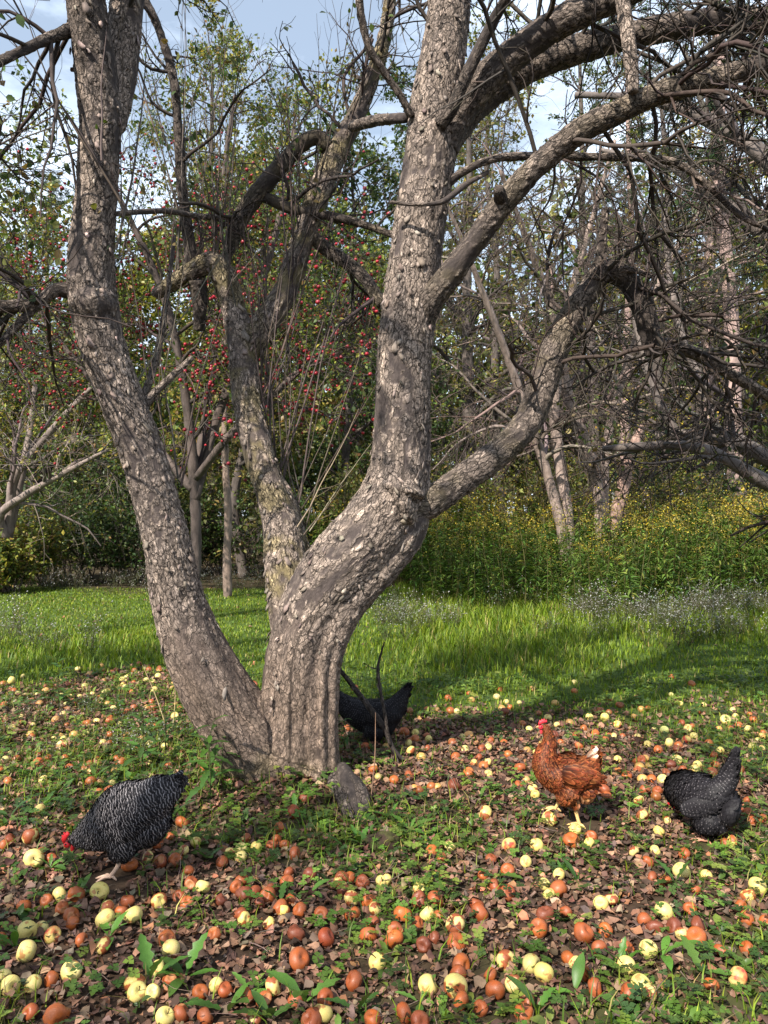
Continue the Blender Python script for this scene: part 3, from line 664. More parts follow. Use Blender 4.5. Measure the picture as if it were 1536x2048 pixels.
# a broken limb hanging in the boughs, and the dead branch propped against the trunk
g = Geo().add(*loft(px_limb([(1232, -120, 28, 3.3), (1245, 0, 27, 3.25), (1254, 60, 27, 3.22), (1262, 120, 26, 3.2), (1267, 185, 20, 3.2)]), 20, spacing=.006, seed=77, depth=.004, size=.012, lumps=.12, patch=.2))
HANG = tag(g.obj('dead_limb', M_PLATE), 'short bleached dead limb hanging straight down among the upper boughs', 'branch')
FB = empty('fallen_branch', tuple(G(800, 1520))); tag(FB, 'dead forked branch propped against the trunk beside the dark hen', 'branch')
FI = Matrix.Translation(-Vector(FB.location))
for nm, pts in (('bough', [(672, 1330, 14, 3.95), (700, 1365, 17, 3.93), (735, 1410, 17, 3.9), (768, 1455, 16, 3.88), (788, 1500, 14, 3.88), (820, 1528, 10, 3.86), (865, 1540, 6, 3.8)]),
                ('bough', [(780, 1490, 12, 3.87), (768, 1420, 11, 3.86), (759, 1370, 9, 3.86), (756, 1335, 9, 3.86), (764, 1300, 6, 3.86), (769, 1284, 3, 3.86)]),
                ('twig', [(757, 1338, 6, 3.86), (745, 1336, 5, 3.86), (731, 1328, 3, 3.86)]), ('twig', [(762, 1390, 6, 3.86), (753, 1365, 5, 3.85), (754, 1345, 3, 3.85)]),
                ('twig', [(790, 1505, 8, 3.87), (800, 1540, 6, 3.8), (790, 1560, 3, 3.75)]), ('twig', [(820, 1525, 7, 3.86), (855, 1535, 5, 3.82), (905, 1528, 3, 3.8)])):
    o = Geo().add(*loft(px_limb([(a, b, d * .7, Y) for a, b, d, Y in pts]), 10, spacing=.008, seed=7, depth=.0025, size=.008, dark=.85, lumps=.15)).obj(nm, M_PLATE, FB); o.matrix_parent_inverse = FI
# ------------------------------------------------------------------ hens
def feather_mat(name, kind):
    m, nt, n, l = material(name); out = n('ShaderNodeOutputMaterial'); b = n('ShaderNodeBsdfPrincipled')
    b.inputs['Roughness'].default_value = .55; b.inputs['Specular IOR Level'].default_value = .12
    uv = n('ShaderNodeAttribute'); uv.attribute_name = 'fuv'; sp = n('ShaderNodeSeparateXYZ'); l(uv.outputs['Vector'], sp.inputs[0])
    tc = n('ShaderNodeTexCoord').outputs['Object']; nz = noise(n, l, tc, 45, 3)
    c = col_attr(n)
    lat = math_(n, l, 'ABSOLUTE', math_(n, l, 'SUBTRACT', sp.outputs['X'], .5))
    if kind in ('barred', 'dark'):
        per = .0105 if kind == 'barred' else .012
        ph = math_(n, l, 'ADD', math_(n, l, 'MULTIPLY', sp.outputs['Y'], 2 * math.pi / per), math_(n, l, 'MULTIPLY', nz, 5.0 if kind == 'barred' else 4.0))
        ph = math_(n, l, 'ADD', ph, math_(n, l, 'MULTIPLY', lat, -2.2))
        sn = math_(n, l, 'SINE', ph)
        if kind == 'dark': sn = math_(n, l, 'SUBTRACT', sn, math_(n, l, 'MULTIPLY', lat, 2.6))
        k = ramp(n, l, sn, [(.48, 0.), (.72, 1.)] if kind == 'barred' else [(.55, 0.), (.85, 1.)])
        # the separate colour's red channel tells how strongly this feather is barred
        sc = n('ShaderNodeSeparateColor'); l(c, sc.inputs[0])
        k = math_(n, l, 'MULTIPLY', k, sc.outputs[0])
        dk = (.012, .011, .013); lt = (.23, .21, .215) if kind == 'barred' else (.15, .135, .14)
        k = math_(n, l, 'MULTIPLY', k, ramp(n, l, sp.outputs['Z'], [(.80, 1.), (.97, .15)]))
        c = mixc(n, l, k, dk, lt)
    else:
        e = ramp(n, l, lat, [(.2, 1.), (.38, 0.)])
        edge = mixc(n, l, .6, c, (.30, .10, .035))
        sc = n('ShaderNodeSeparateXYZ'); l(n('ShaderNodeTexCoord').outputs['Object'], sc.inputs[0])
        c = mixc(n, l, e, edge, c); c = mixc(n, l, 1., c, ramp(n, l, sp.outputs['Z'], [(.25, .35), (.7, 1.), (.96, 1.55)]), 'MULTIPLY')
        c = mixc(n, l, .5, c, ramp(n, l, nz, [(.3, .5), (.7, 1.5)]), 'MULTIPLY')
    l(c, b.inputs['Base Color']); l(b.outputs[0], out.inputs[0]); return m
M_FEATHER = {k: feather_mat('feathers_' + k, k) for k in ('barred', 'dark', 'brown')}
M_COMB = plain_mat('comb_skin', .5, .3, 150., .3, .4); M_LEG = plain_mat('scaly_leg', .55, .35, 200., .3, .5); M_EYE = plain_mat('eye', .15, 0, 10., .6)
FEA_V = np.array([(0, 0, 0), (.42, .3, -.05), (.5, .68, -.05), (.22, .96, -.02), (-.22, .96, -.02), (-.5, .68, -.05), (-.42, .3, -.05), (0, .45, .07), (0, 1.02, .03)])
FEA_F = np.array([(0, 1, 7), (1, 2, 7), (2, 3, 7), (3, 8, 7), (8, 4, 7), (4, 5, 7), (5, 6, 7), (6, 0, 7)])
def ellipsoid(g, c, r, rot=0., seg=16, ring=10, col=(.5, .5, .5)):
    th = np.linspace(0, math.pi, ring); ph = np.arange(seg) / seg * 2 * math.pi
    v = np.stack((np.outer(np.sin(th), np.cos(ph)), np.outer(np.sin(th), np.sin(ph)), np.outer(np.cos(th), np.ones(seg))), -1).reshape(-1, 3) * np.asarray(r)
    cr, sr = math.cos(rot), math.sin(rot); v = np.stack((v[:, 0] * cr + v[:, 2] * sr, v[:, 1], -v[:, 0] * sr + v[:, 2] * cr), 1) + np.asarray(c)
    i = (np.arange(ring - 1) * seg)[:, None]; j = np.arange(seg)[None]; j2 = (j + 1) % seg
    g.add(v, np.stack((i + j, i + seg + j, i + seg + j2, i + j2), -1).reshape(-1, 4), col)
def plumage(rng, v, nrm, flow, s, ln, wd, kind, colf, lift=.19):
    n = len(v); flow = flow - nrm * (flow * nrm).sum(1)[:, None]
    flow = flow + .22 * unit(rng, n); flow -= nrm * (flow * nrm).sum(1)[:, None]
    M = frame_m(flow, nrm); t = rng.uniform(.3, 1.3, n) * lift
    y = M[:, :, 1] * np.cos(t)[:, None] + nrm * np.sin(t)[:, None]; M = frame_m(y, nrm)
    L_ = ln * rng.uniform(.8, 1.2, n); W_ = wd * rng.uniform(.85, 1.15, n)
    M = M * np.stack((W_, L_, np.minimum(W_, L_)), 1)[:, None, :]
    vv, fs, c = inst(FEA_V, FEA_F, v + nrm * rng.uniform(-.001, .0025, n)[:, None], M, colf)
    u = np.stack((np.tile(FEA_V[:, 0] + .5, n), np.repeat(s, len(FEA_V)) + np.repeat(L_, len(FEA_V)) * np.tile(FEA_V[:, 1], n), np.tile(FEA_V[:, 1], n)), 1)
    return vv, fs, c, u
def hen(name, label, foot, k, org, spine, blobs, kind, legs, yaw=0., seed=1, head=None, tail=None, wing=None, colours=None, ytwist=None, nfe=3600):
    """foot: pixel of the feet in the photograph; spine etc. in an enlarged crop with k units per pixel whose corner is org; hens face -x"""
    rng = np.random.default_rng(seed)
    base = G(*foot); s = base[1] / F / k; fx, fz = (foot[0] - org[0]) * k, (foot[1] - org[1]) * k
    cy_ = 1 / math.cos(yaw)
    def pt(a, b, y=0.): return np.array(((a - fx) * s * cy_, y, (fz - b) * s))
    root = empty(name, tuple(base), -yaw); tag(root, label, 'hen', 'hens foraging under the apple tree')
    g = Geo()
    q = np.array([[*pt(a, b), max(h * s - .007, .008), max(w * s - .006, .008)] for a, b, h, w in spine]); q = catmull(q, 60); c = q[:, :3]
    if ytwist: c[:, 1] = np.interp(np.linspace(0, 1, 60), *ytwist)
    t = np.gradient(c, axis=0); t /= np.linalg.norm(t, axis=1)[:, None]
    side = np.tile((0., 1, 0), (60, 1)); nz = np.cross(t, side); nz /= np.linalg.norm(nz, axis=1)[:, None]; side = np.cross(nz, t)
    th = np.arange(28) / 28 * 2 * math.pi
    v = (c[:, None] + nz[:, None] * (q[:, 3, None] * np.cos(th))[..., None] + side[:, None] * (q[:, 4, None] * np.sin(th))[..., None]).reshape(-1, 3)
    i = (np.arange(59) * 28)[:, None]; j = np.arange(28)[None]; j2 = (j + 1) % 28
    f4 = np.stack((i + j, i + j2, i + 28 + j2, i + 28 + j), -1).reshape(-1, 4)
    m = len(v); jj = np.arange(28); f3 = np.concatenate((np.stack((0 * jj + m, (jj + 1) % 28, jj), 1), np.stack((0 * jj + m + 1, 59 * 28 + jj, 59 * 28 + (jj + 1) % 28), 1)))
    g.add(np.concatenate((v, [c[0], c[-1]])), [f4, f3])
    for a, b, y, rx, ry, rz, rot in blobs:
        for sg in ((-1, 1) if y else (1,)): ellipsoid(g, pt(a, b, y * sg), (rx * s, ry, rz * s), rot)
    bv, bn, bf = fused(g, .006, 5, .5)
    under = colours['skin']
    o = Geo().add(bv, bf, under).obj('body', M_FEATHER[kind] if False else M_BODY, root)
    # feathers all over, pointing from the head to the tail
    A, B_, C_, D_ = (bv[bf[:, z]] for z in range(4)); ar = np.linalg.norm(np.cross(C_ - A, D_ - B_), axis=1) + 1e-12
    fi = rng.choice(len(bf), nfe, p=ar / ar.sum()); w = rng.dirichlet((1, 1, 1, 1), nfe)
    pv = np.einsum('nk,nkj->nj', w, bv[bf[fi]]); pn = np.einsum('nk,nkj->nj', w, bn[bf[fi]]); pn /= np.linalg.norm(pn, axis=1)[:, None]
    kd = kdtree.KDTree(60)
    for z in range(60): kd.insert(c[z], z)
    kd.balance(); near = np.array([kd.find(p)[1] for p in pv])
    arc = np.concatenate(([0], np.cumsum(np.linalg.norm(np.diff(c, axis=0), axis=1)))); tt = t[near]
    S = -(arc[near] + ((pv - c[near]) * tt).sum(1))
    flow = -tt + np.array((0, 0, -.35)) * (pn[:, 2:3] < .5)
    u01 = near / 59.
    order = np.argsort(-u01)
    ln = np.interp(u01, [0, .15, .4, .7, .85, 1], [.05, .045, .036, .032, .024, .010]); wd = np.interp(u01, [0, .15, .4, .7, .85, 1], [.020, .022, .022, .017, .010, .007])
    ln = ln * (.8 if kind == 'brown' else .95) * (1 - .5 * ((pv[:, 2] < .145) & (u01 < .7)))
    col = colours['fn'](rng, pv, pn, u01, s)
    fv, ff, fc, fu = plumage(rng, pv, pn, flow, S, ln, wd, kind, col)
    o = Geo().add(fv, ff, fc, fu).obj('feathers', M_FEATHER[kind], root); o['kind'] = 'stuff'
    # tail feathers
    if tail:
        for z, (a, b, a2, b2, y, wdt, colr) in enumerate(tail):
            p0, p1 = pt(a, b, y * .5), pt(a2, b2, y); d = (p1 - p0)[None]; L_ = float(np.linalg.norm(d))
            M = frame_m(d, np.array([[.25, -1. if y <= 0 else 1., .2]])) * np.array((wdt, L_, .02))[None, None, :]
            vv, fs, cc = inst(FEA_V, FEA_F, p0[None], M, np.array([colr]))
            Geo().add(vv, fs, cc, np.stack((FEA_V[:, 0] + .5, FEA_V[:, 1] * L_, FEA_V[:, 1]), 1)).obj('tail_feather', M_FEATHER[kind], root)
    # folded wings: a shield of long feathers on each flank
    if wing:
        for sg in (-1, 1):
            wg = Geo(); a, b, hl, hh, rot, yy = wing
            n = 230; uu = rng.uniform(-1, .75, n); ww = rng.uniform(-1, 1, n); keep = uu ** 2 + ww ** 2 < 1; uu, ww = uu[keep], ww[keep]; n = len(uu)
            o_ = np.argsort(-uu); uu, ww = uu[o_], ww[o_]
            X = -uu * hl; Z = ww * hh * (1 - .25 * (-uu)); cr, sr = math.cos(rot), math.sin(rot)
            px_ = a + X * cr - Z * sr; pz_ = b + X * sr + Z * cr
            pos = np.array([pt(x_, z_) for x_, z_ in zip(px_, pz_)])
            bulge = np.sqrt(np.clip(1 - (uu ** 2 + ww ** 2) * .8, 0, 1)); pos[:, 1] = sg * (yy - .024 + .03 * bulge)
            nr = np.stack((uu * -.25, np.full(n, sg * 1.), -ww * .5), 1); nr /= np.linalg.norm(nr, axis=1)[:, None]
            fl = np.tile((cr, 0, -sr - .12), (n, 1))
            vv, fs, cc, u_ = plumage(rng, pos, nr, fl, X * s * .9, np.full(n, .052), np.full(n, .021), kind, colours['wing'](rng, n), .12)
            wg.add(vv, fs, cc, u_).obj('wing', M_FEATHER[kind], root)
    # head: comb, face, wattle, beak, eye
    if head:
        hx, hz, hs, dirx, dirz, red = head; hp = pt(hx, hz); ang = math.atan2(dirz, -dirx)   # dir in picture units: beak direction
        yh = c[-1, 1]
        def hd(fwd, up, y): # local: fwd along the beak, up away from the throat
            d = np.array((dirx, 0, -dirz)); d /= np.linalg.norm(d); nu = np.array((-d[2] * -1, 0, d[0] * -1)) if False else np.array((d[2], 0, -d[0]))
            return hp + np.array((0, yh, 0)) + (d * fwd + nu * up) * hs + np.array((0, y * hs, 0))
        cm = Geo(); prof = [(-.55, .55), (-.5, .95), (-.32, .8), (-.2, 1.15), (-.02, .92), (.15, 1.12), (.28, .86), (.45, .95), (.62, .62), (.72, .35), (.3, .42), (0, .5)]
        n = len(prof); va = [hd(a, b, .07) for a, b in prof] + [hd(a, b, -.07) for a, b in prof]; ce = [hd(.05, .7, .10), hd(.05, .7, -.10)]
        fa = [(z, (z + 1) % n, 2 * n) for z in range(n)] + [(n + (z + 1) % n, n + z, 2 * n + 1) for z in range(n)]
        cm.add(np.array(va + ce), [np.array(fa), np.array([(z, z + n, (z + 1) % n + n, (z + 1) % n) for z in range(n)])], red).obj('comb', M_COMB, root, False)
        fg = Geo()
        for sg in (-1, 1): ellipsoid(fg, hd(.42, .05, .26 * sg), (.34 * hs, .16 * hs, .30 * hs), 0, 12, 8, np.array(red) * .85)
        fg.obj('face', M_COMB, root)
        for sg in (-1, 1):
            w_ = Geo(); ellipsoid(w_, hd(.42, -.55, .14 * sg), (.17 * hs, .08 * hs, .36 * hs), 0, 12, 8, red); w_.obj('wattle', M_COMB, root)
            e_ = Geo(); ellipsoid(e_, hd(.36, .16, .41 * sg), (.09 * hs, .05 * hs, .09 * hs), 0, 10, 8, (.02, .012, .01)); e_.obj('eye', M_EYE, root)
        bk = Geo(); ring = [hd(.68, .12 + .16 * math.cos(z), .15 * math.sin(z)) for z in np.arange(8) / 8 * 6.283]; tipp = hd(1.2, -.06, 0); mid_ = [hd(.98, .08 + .10 * math.cos(z), .09 * math.sin(z)) for z in np.arange(8) / 8 * 6.283]
        bk.add(np.array(ring + mid_ + [tipp]), [np.array([(z, (z + 1) % 8, 8 + (z + 1) % 8, 8 + z) for z in range(8)]), np.array([(8 + z, 8 + (z + 1) % 8, 16) for z in range(8)])], (.42, .24, .10)).obj('beak', M_LEG, root)
    # legs and toes
    for (a, b, ya, a2, b2, yb, toe) in legs:
        lg = Geo(); p0, p1 = pt(a, b, ya), pt(a2, b2, yb); p1[2] = max(p1[2], .008)
        pts = [list(p0 + (p0 - p1) * .35) + [.011], list(p0) + [.0085], list((p0 + p1) / 2) + [.0068], list(p1 + np.array((0, 0, .004))) + [.0075]]
        def tb(pp, kk=8):
            qq = catmull(np.array(pp), 10); v_, f_ = tubes(qq[None, :, :3], qq[None, :, 3], kk); lg.add(v_, f_, np.array(colours['leg']) * (.85 + .3 * vnoise(v_ * 160, 3))[:, None])
        tb(pts)
        for an, L_ in ((0., .055), (.55, .046), (-.55, .046), (math.pi, .024)):
            an += toe; d = np.array((-math.cos(an), math.sin(an), 0))
            tb([list(p1 + np.array((0, 0, .004))) + [.0065], list(p1 + d * L_ * .35 + np.array((0, 0, .006))) + [.0055], list(p1 + d * L_ * .75 + np.array((0, 0, -.001))) + [.0042], list(p1 + d * L_ + np.array((0, 0, -.006))) + [.0015]], 6)
        lg.obj('leg', M_LEG, root)
    return root
M_BODY = plain_mat('down', .9, .5, 150., .1)
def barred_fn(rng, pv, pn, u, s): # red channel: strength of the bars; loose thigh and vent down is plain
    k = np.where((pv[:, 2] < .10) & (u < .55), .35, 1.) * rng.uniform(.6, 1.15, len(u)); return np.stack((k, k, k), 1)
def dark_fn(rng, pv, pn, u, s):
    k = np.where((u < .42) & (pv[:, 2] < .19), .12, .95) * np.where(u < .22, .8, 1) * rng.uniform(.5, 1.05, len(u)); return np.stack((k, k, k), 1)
def brown_fn(rng, pv, pn, u, s):
    base = jitter(rng, len(u), (.066, .0165, .0055), .42, .10)
    neck = sstep(.62, .78, u)[:, None]; base = base * (1 - neck) + jitter(rng, len(u), (.09, .021, .0075), .5, .12) * neck
    fl = (((pv[:, 2] < .135) & (pv[:, 0] > -.02)))[:, None]; base = np.where(fl, jitter(rng, len(u), (.27, .13, .065), .2, .08), base)
    th = ((pv[:, 2] < .15) & (pv[:, 0] <= -.02) & (pv[:, 0] > -.10))[:, None]; base = np.where(th, jitter(rng, len(u), (.105, .031, .011), .25, .08), base)
    return base
C_BAR = dict(skin=(.03, .028, .03), fn=barred_fn, wing=lambda r, n: np.full((n, 3), .85), leg=(.50, .34, .25))
C_DRK = dict(skin=(.012, .010, .011), fn=dark_fn, wing=lambda r, n: np.full((n, 3), .6), leg=(.42, .20, .13))
C_BRN = dict(skin=(.12, .04, .015), fn=brown_fn, wing=lambda r, n: jitter(r, n, (.072, .017, .0055), .3, .08), leg=(.62, .40, .16))
hen('hen', 'black and white barred hen pecking head down beside the windfalls, left of the trunk', (233, 1750), 4.8, (100, 1500),
    [(1225, 285, 60, 34), (1150, 345, 120, 110), (1050, 420, 190, 190), (930, 520, 265, 235), (800, 600, 315, 250), (670, 665, 305, 245), (560, 725, 260, 220), (450, 780, 210, 175), (350, 825, 165, 130), (270, 855, 115, 95), (205, 880, 72, 70), (170, 900, 34, 38)],
    [(740, 840, .035, 150, .045, 190, .2), (960, 720, 0, 165, .075, 190, .5)], 'barred', [(720, 1020, -.035, 625, 1190, -.04, .1), (690, 1030, .045, 610, 1110, .05, .25)], 0.08, 1,
    (185, 890, .034, -.62, .78, (.55, .02, .025)), [(1080, 330, 1235, 235, y, .03, (.9, .9, .9)) for y in (-.02, -.008, .008, .02)] + [(1080, 400, 1225, 330, y, .03, (.9, .9, .9)) for y in (-.028, .028)],
    (800, 640, 230, 105, -.62, .078), C_BAR)
hen('hen', 'rust brown hen with red comb and white tail tip standing among the windfalls', (1152, 1648), 7.585, (1040, 1420),
    [(1120, 670, 60, 40), (1075, 790, 150, 130), (980, 900, 245, 230), (850, 985, 330, 290), (700, 990, 335, 300), (540, 930, 300, 280), (430, 850, 250, 240), (395, 740, 200, 205), (415, 620, 170, 165), (445, 500, 130, 130), (440, 400, 105, 108), (410, 315, 88, 90), (375, 265, 78, 78), (345, 255, 50, 55)],
    [(680, 1200, .040, 160, .042, 200, .15), (960, 1190, 0, 170, .075, 200, .2), (790, 1350, .040, 55, .024, 100, 0)], 'brown', [(810, 1440, -.035, 875, 1735, -.04, .5), (620, 1470, .05, 575, 1600, .06, .2)], 0.05, 2,
    (365, 262, .030, -1, .12, (.58, .035, .05)), [(980, 760, 1165, 560, y, .022, (.60, .47, .37)) for y in (-.018, -.006, .008)] + [(1010, 790, 1160, 650, y, .022, (.70, .5, .38)) for y in (-.026, .024)] + [(1000, 800, 1120, 700, -.03, .024, (.30, .10, .04))],
    (770, 900, 290, 135, .10, .090), C_BRN)
hen('hen', 'black speckled hen with raised tail and hidden head at the right', (1411, 1678), 7.68, (1300, 1480),
    [(1215, 235, 55, 45), (1185, 340, 92, 70), (1135, 500, 140, 120), (1075, 660, 180, 190), (970, 800, 255, 270), (800, 880, 350, 330), (600, 930, 335, 320), (490, 960, 270, 280), (430, 1000, 190, 220), (420, 1070, 140, 160), (420, 1170, 100, 110), (420, 1270, 76, 80), (400, 1340, 50, 56)],
    [(860, 1180, .045, 210, .05, 210, 0), (1120, 1040, 0, 180, .085, 240, .3), (1000, 1250, .03, 150, .04, 150, 0)], 'dark', [(790, 1330, -.03, 850, 1500, -.045, .2), (900, 1400, .03, 870, 1500, .02, .1)], .42, 3,
    (405, 1345, .030, -.3, .95, (.5, .02, .025)), [(1160, 420, 1225, 195, y, .026, (.5, .5, .5)) for y in (-.02, -.008, .008, .02)], (690, 980, 230, 100, -.35, .085), C_DRK, ytwist=([0, .45, .6, .75, 1], [0, 0, .03, .14, .22]))
hen('hen', 'black hen with cocked tail half hidden behind the trunk and dead branch', (762, 1486), 6.98, (640, 1270),
    [(1205, 735, 36, 30), (1170, 800, 70, 60), (1100, 920, 120, 110), (1010, 1040, 185, 170), (880, 1130, 250, 210), (730, 1150, 260, 220), (580, 1110, 230, 205), (450, 1050, 185, 175), (340, 980, 150, 140), (255, 900, 120, 110), (190, 820, 95, 90), (140, 750, 75, 75), (100, 715, 50, 52)],
    [(760, 1290, .045, 150, .05, 150, 0), (930, 1250, 0, 120, .075, 160, .2)], 'dark', [(760, 1400, -.035, 780, 1520, -.04, .2), (820, 1400, .035, 800, 1510, .04, .2)], .1, 4,
    (120, 725, .028, -1, .1, (.5, .02, .025)), [(1120, 880, 1235, 700, y, .028, (.25, .25, .25)) for y in (-.02, -.008, .008, .02)], (800, 1090, 230, 120, -.1, .09), C_DRK)
# ------------------------------------------------------------------ the trees behind
def tree_parts(name, base, stems, seed, label, group=None, bark=(.16, .13, .12), k1=8, l1=2.2, k2=7, l2=1.0, k3=5, l3=.4, droop=-.4, lo=.35, leaves=None, sides=9, kind3=3, twig=TW_DARK, spread=(.6, 1.3), cat='tree', rough=1.):
    """a tree of one or more stems given as (x, y, z, r) control points: trunk, boughs, twigs, crown"""
    rng = np.random.default_rng(seed)
    root = empty(name, tuple(base)); tag(root, label, cat, group); inv = Matrix.Translation(-Vector(base))
    def put(o, kind=None):
        o.matrix_parent_inverse = inv
        if kind: o['kind'] = kind
        return o
    tg = Geo(); bg = Geo(); wg = Geo(); P1 = []; R1 = []
    for z, st in enumerate(stems):
        st = np.asarray(st, float)
        v, f, c, _ = loft(st, 12 if st[:, 3].max() > .05 else 8, spacing=.10, seed=seed + z, depth=.012 * rough, size=.05, lumps=.10, patch=.3)
        c = np.asarray(bark) * (.55 + .9 * (c[:, :3].mean(1) / .22))[:, None].clip(.4, 1.8)
        tg.add(v, f, c)
        q = catmull(st, 24); P1.append(q[:, :3]); R1.append(q[:, 3])
    put(tg.obj('trunk', M_FARBARK, root))
    P1, R1 = np.array(P1), np.array(R1)
    a, ra = children(rng, P1, R1, k1, l1, spread, lo, 10, .17, droop, .5, .010, .3, (0, 0, .35))
    for q in range(len(a)):
        bg = Geo(); add_tubes(bg, a[q:q + 1], ra[q:q + 1], 6, rng, bark); put(bg.obj('bough', M_FARBARK, root))
    b, rb = children(rng, a, ra, k2, l2, (.5, 1.2), .15, 6, .22, droop, .55, .004, .35)
    c, rc = children(rng, b, rb, k3, l3, (.5, 1.2), .1, 4, .26, droop * .5, .6, .0024, .5)
    add_tubes(wg, b, rb, 3, rng, twig); add_tubes(wg, c, rc, 3, rng, twig) if name != 'woodland_tree' or leaves[4] < .5 else None
    put(wg.obj('twigs', M_TWIG, root), 'stuff')
    if leaves:
        per, size, pal, w, keep = leaves[:5]; kp = np.full(len(c), keep)
        if len(leaves) > 5: kp = keep * sstep(leaves[5], leaves[6], c[:, 0, 2] + .8 * (vnoise(c[:, 0] * .9, 3) - .5))
        sel = c[rng.random(len(c)) < kp]
        p, d = along(rng, sel, per, .05 + size * .6, .1)
        lg = Geo(); add_leaves(lg, rng, p, d, size, pal, w, up=.45)
        put(lg.obj('crown', M_LEAF, root), 'stuff')
    return root, a, b, c
def px_stem(pts): return px_limb(pts)
YELLOWGREEN = [(.13, .16, .03), (.20, .21, .04), (.08, .12, .025), (.27, .25, .05), (.05, .08, .02), (.19, .13, .04)]
DEEPGREEN = [(.035, .065, .018), (.055, .09, .022), (.025, .045, .014), (.09, .11, .03)]
GOLD = [(.40, .33, .04), (.30, .28, .05), (.16, .19, .04), (.45, .30, .05)]
OLIVE = [(.09, .11, .03), (.13, .14, .04), (.17, .15, .05), (.06, .08, .02), (.22, .17, .06)]

# red apple tree behind the old one, its fruit on the twigs
def base_of(px, py): g_ = G(px, py); return g_
b0 = np.array([*P(385, 1240, 9.0)[:2], 0.]);
RT, ra_, rb_, rc_ = tree_parts('red_apple_tree', b0,
    [px_stem([(384, 1245, 26, 9), (392, 1100, 22, 9), (388, 960, 20, 9), (372, 800, 18, 8.9), (330, 600, 15, 8.8), (250, 420, 11, 8.6), (180, 300, 6, 8.4)]),
     px_stem([(390, 1000, 20, 9), (430, 850, 18, 9.2), (500, 650, 15, 9.3), (560, 430, 12, 9.4), (590, 260, 7, 9.4)]),
     px_stem([(388, 960, 16, 9), (470, 860, 15, 8.6), (600, 740, 12, 8.4), (720, 620, 8, 8.2)]),
     px_stem([(386, 980, 18, 9), (300, 880, 15, 9.4), (200, 780, 12, 9.6), (90, 640, 9, 9.7), (20, 520, 6, 9.7)]),
     px_stem([(385, 970, 16, 9), (420, 780, 14, 9.8), (440, 560, 11, 10.2), (450, 330, 9, 10.4), (470, 190, 5, 10.4)])],
    301, 'leafy apple tree hung with small red apples, close behind the old tree', None, (.06, .047, .042), 14, 1.5, 10, .85, 8, .36, -.7, .3, (6, .052, YELLOWGREEN + DEEPGREEN, [3, 2, 3, 1, 2, 1, 2, 2, 2, 1], .85, 2.0, 3.4), spread=(.5, 1.4))
rng = np.random.default_rng(31)
sel = rc_.reshape(-1, 3)
fx = sel[:, 0] / sel[:, 1] * F + 768; fy = 1024 - (sel[:, 2] - H) / sel[:, 1] * F
w = np.exp(-((fy - 640) / 250) ** 2) * np.where((fx > 20) & (fx < 790) & (fy > 250) & (fy < 1000), 1, 0) * (.4 + sstep(.45, .6, fbm(sel * 1.2, 41)) * 2)
idx = rng.choice(len(sel), 290, False, w / w.sum())
m, nt, n, l = material('red_apple_skin'); out = n('ShaderNodeOutputMaterial'); b = n('ShaderNodeBsdfPrincipled'); b.inputs['Roughness'].default_value = .35
oi = n('ShaderNodeObjectInfo').outputs['Random']; l(mixc(n, l, ramp(n, l, oi, [(0, 0.), (1, 1.)]), (.16, .007, .018), (.26, .014, .025)), b.inputs['Base Color']); l(b.outputs[0], out.inputs[0]); M_RED = m
g = Geo(); ellipsoid(g, (0, 0, -.028), (.030, .030, .027), 0, 10, 7, (.4, .02, .02)); RED_ME = g.mesh('red_apple', M_RED)
for q in idx:
    o = link('apple', RED_ME, RT); o.location = Vector(sel[q]) - Vector(b0); o.scale = [float(rng.uniform(.55, .9))] * 3
rest = rng.choice(len(sel), 2800, False, w / w.sum()); g2 = Geo(); ellipsoid(g2, (0, 0, -.028), (.030, .030, .027), 0, 6, 5); N_ = len(rest)
gm = Geo(); gm.add(*inst(g2.v[0], g2.f4[0], sel[rest] - b0, rotm(np.zeros(N_), 0, 0, rng.uniform(.45, .8, N_)), jitter(rng, N_, (.22, .012, .022), .3, .1)))
M_REDS = plain_mat('red_apple_skin_small', .35, .2, 40.); o = gm.obj('apples', M_REDS, RT); o['kind'] = 'stuff'

# bare grey apple trees in the rough, with pale stems (right of the trunk)
PALEB = (.17, .132, .115)
tree_parts('bare_apple_tree', np.array([*P(1128, 1100, 13.5)[:2], 0.]),
    [px_stem([(1132, 1230, 25.5, 13.5), (1128, 1090, 22.5, 13.5), (1098, 960, 19.5, 13.4), (1062, 850, 18, 13.2), (1010, 700, 15, 12.8), (940, 520, 10.5, 12.2), (890, 400, 6, 11.8)]),
     px_stem([(1136, 1220, 25.5, 13.5), (1136, 1050, 24, 13.6), (1116, 900, 22.5, 13.8), (1110, 800, 19.5, 13.8), (1140, 600, 15, 13.4), (1190, 420, 10.5, 13), (1230, 280, 6, 12.6)])],
    311, 'bare grey apple tree forking low among the goldenrod, nearest to the trunk', 'bare apple trees among the goldenrod', PALEB, 15, 2.4, 11, 1.2, 8, .5, -.9, .3, (2, .07, OLIVE, None, .12), spread=(.6, 1.4), twig=(.075, .058, .05))
tree_parts('bare_apple_tree', np.array([*P(1205, 1100, 14.5)[:2], 0.]),
    [px_stem([(1205, 1220, 27, 14.5), (1202, 1060, 24, 14.5), (1192, 960, 25.5, 14.5), (1160, 860, 25.5, 14.4), (1130, 770, 24, 14.2), (1110, 640, 18, 13.8), (1050, 470, 12, 13.2), (1000, 340, 6.75, 12.6)]),
     px_stem([(1208, 1060, 19.5, 14.5), (1212, 900, 18, 14.8), (1250, 740, 15, 14.8), (1320, 560, 11.25, 14.4), (1400, 420, 6.75, 14)])],
    312, 'leaning bare apple tree with a thick pale trunk behind the forked one', 'bare apple trees among the goldenrod', PALEB, 15, 2.6, 11, 1.2, 8, .5, -.9, .3, (2, .07, OLIVE, None, .15), spread=(.6, 1.4), twig=(.075, .058, .05))
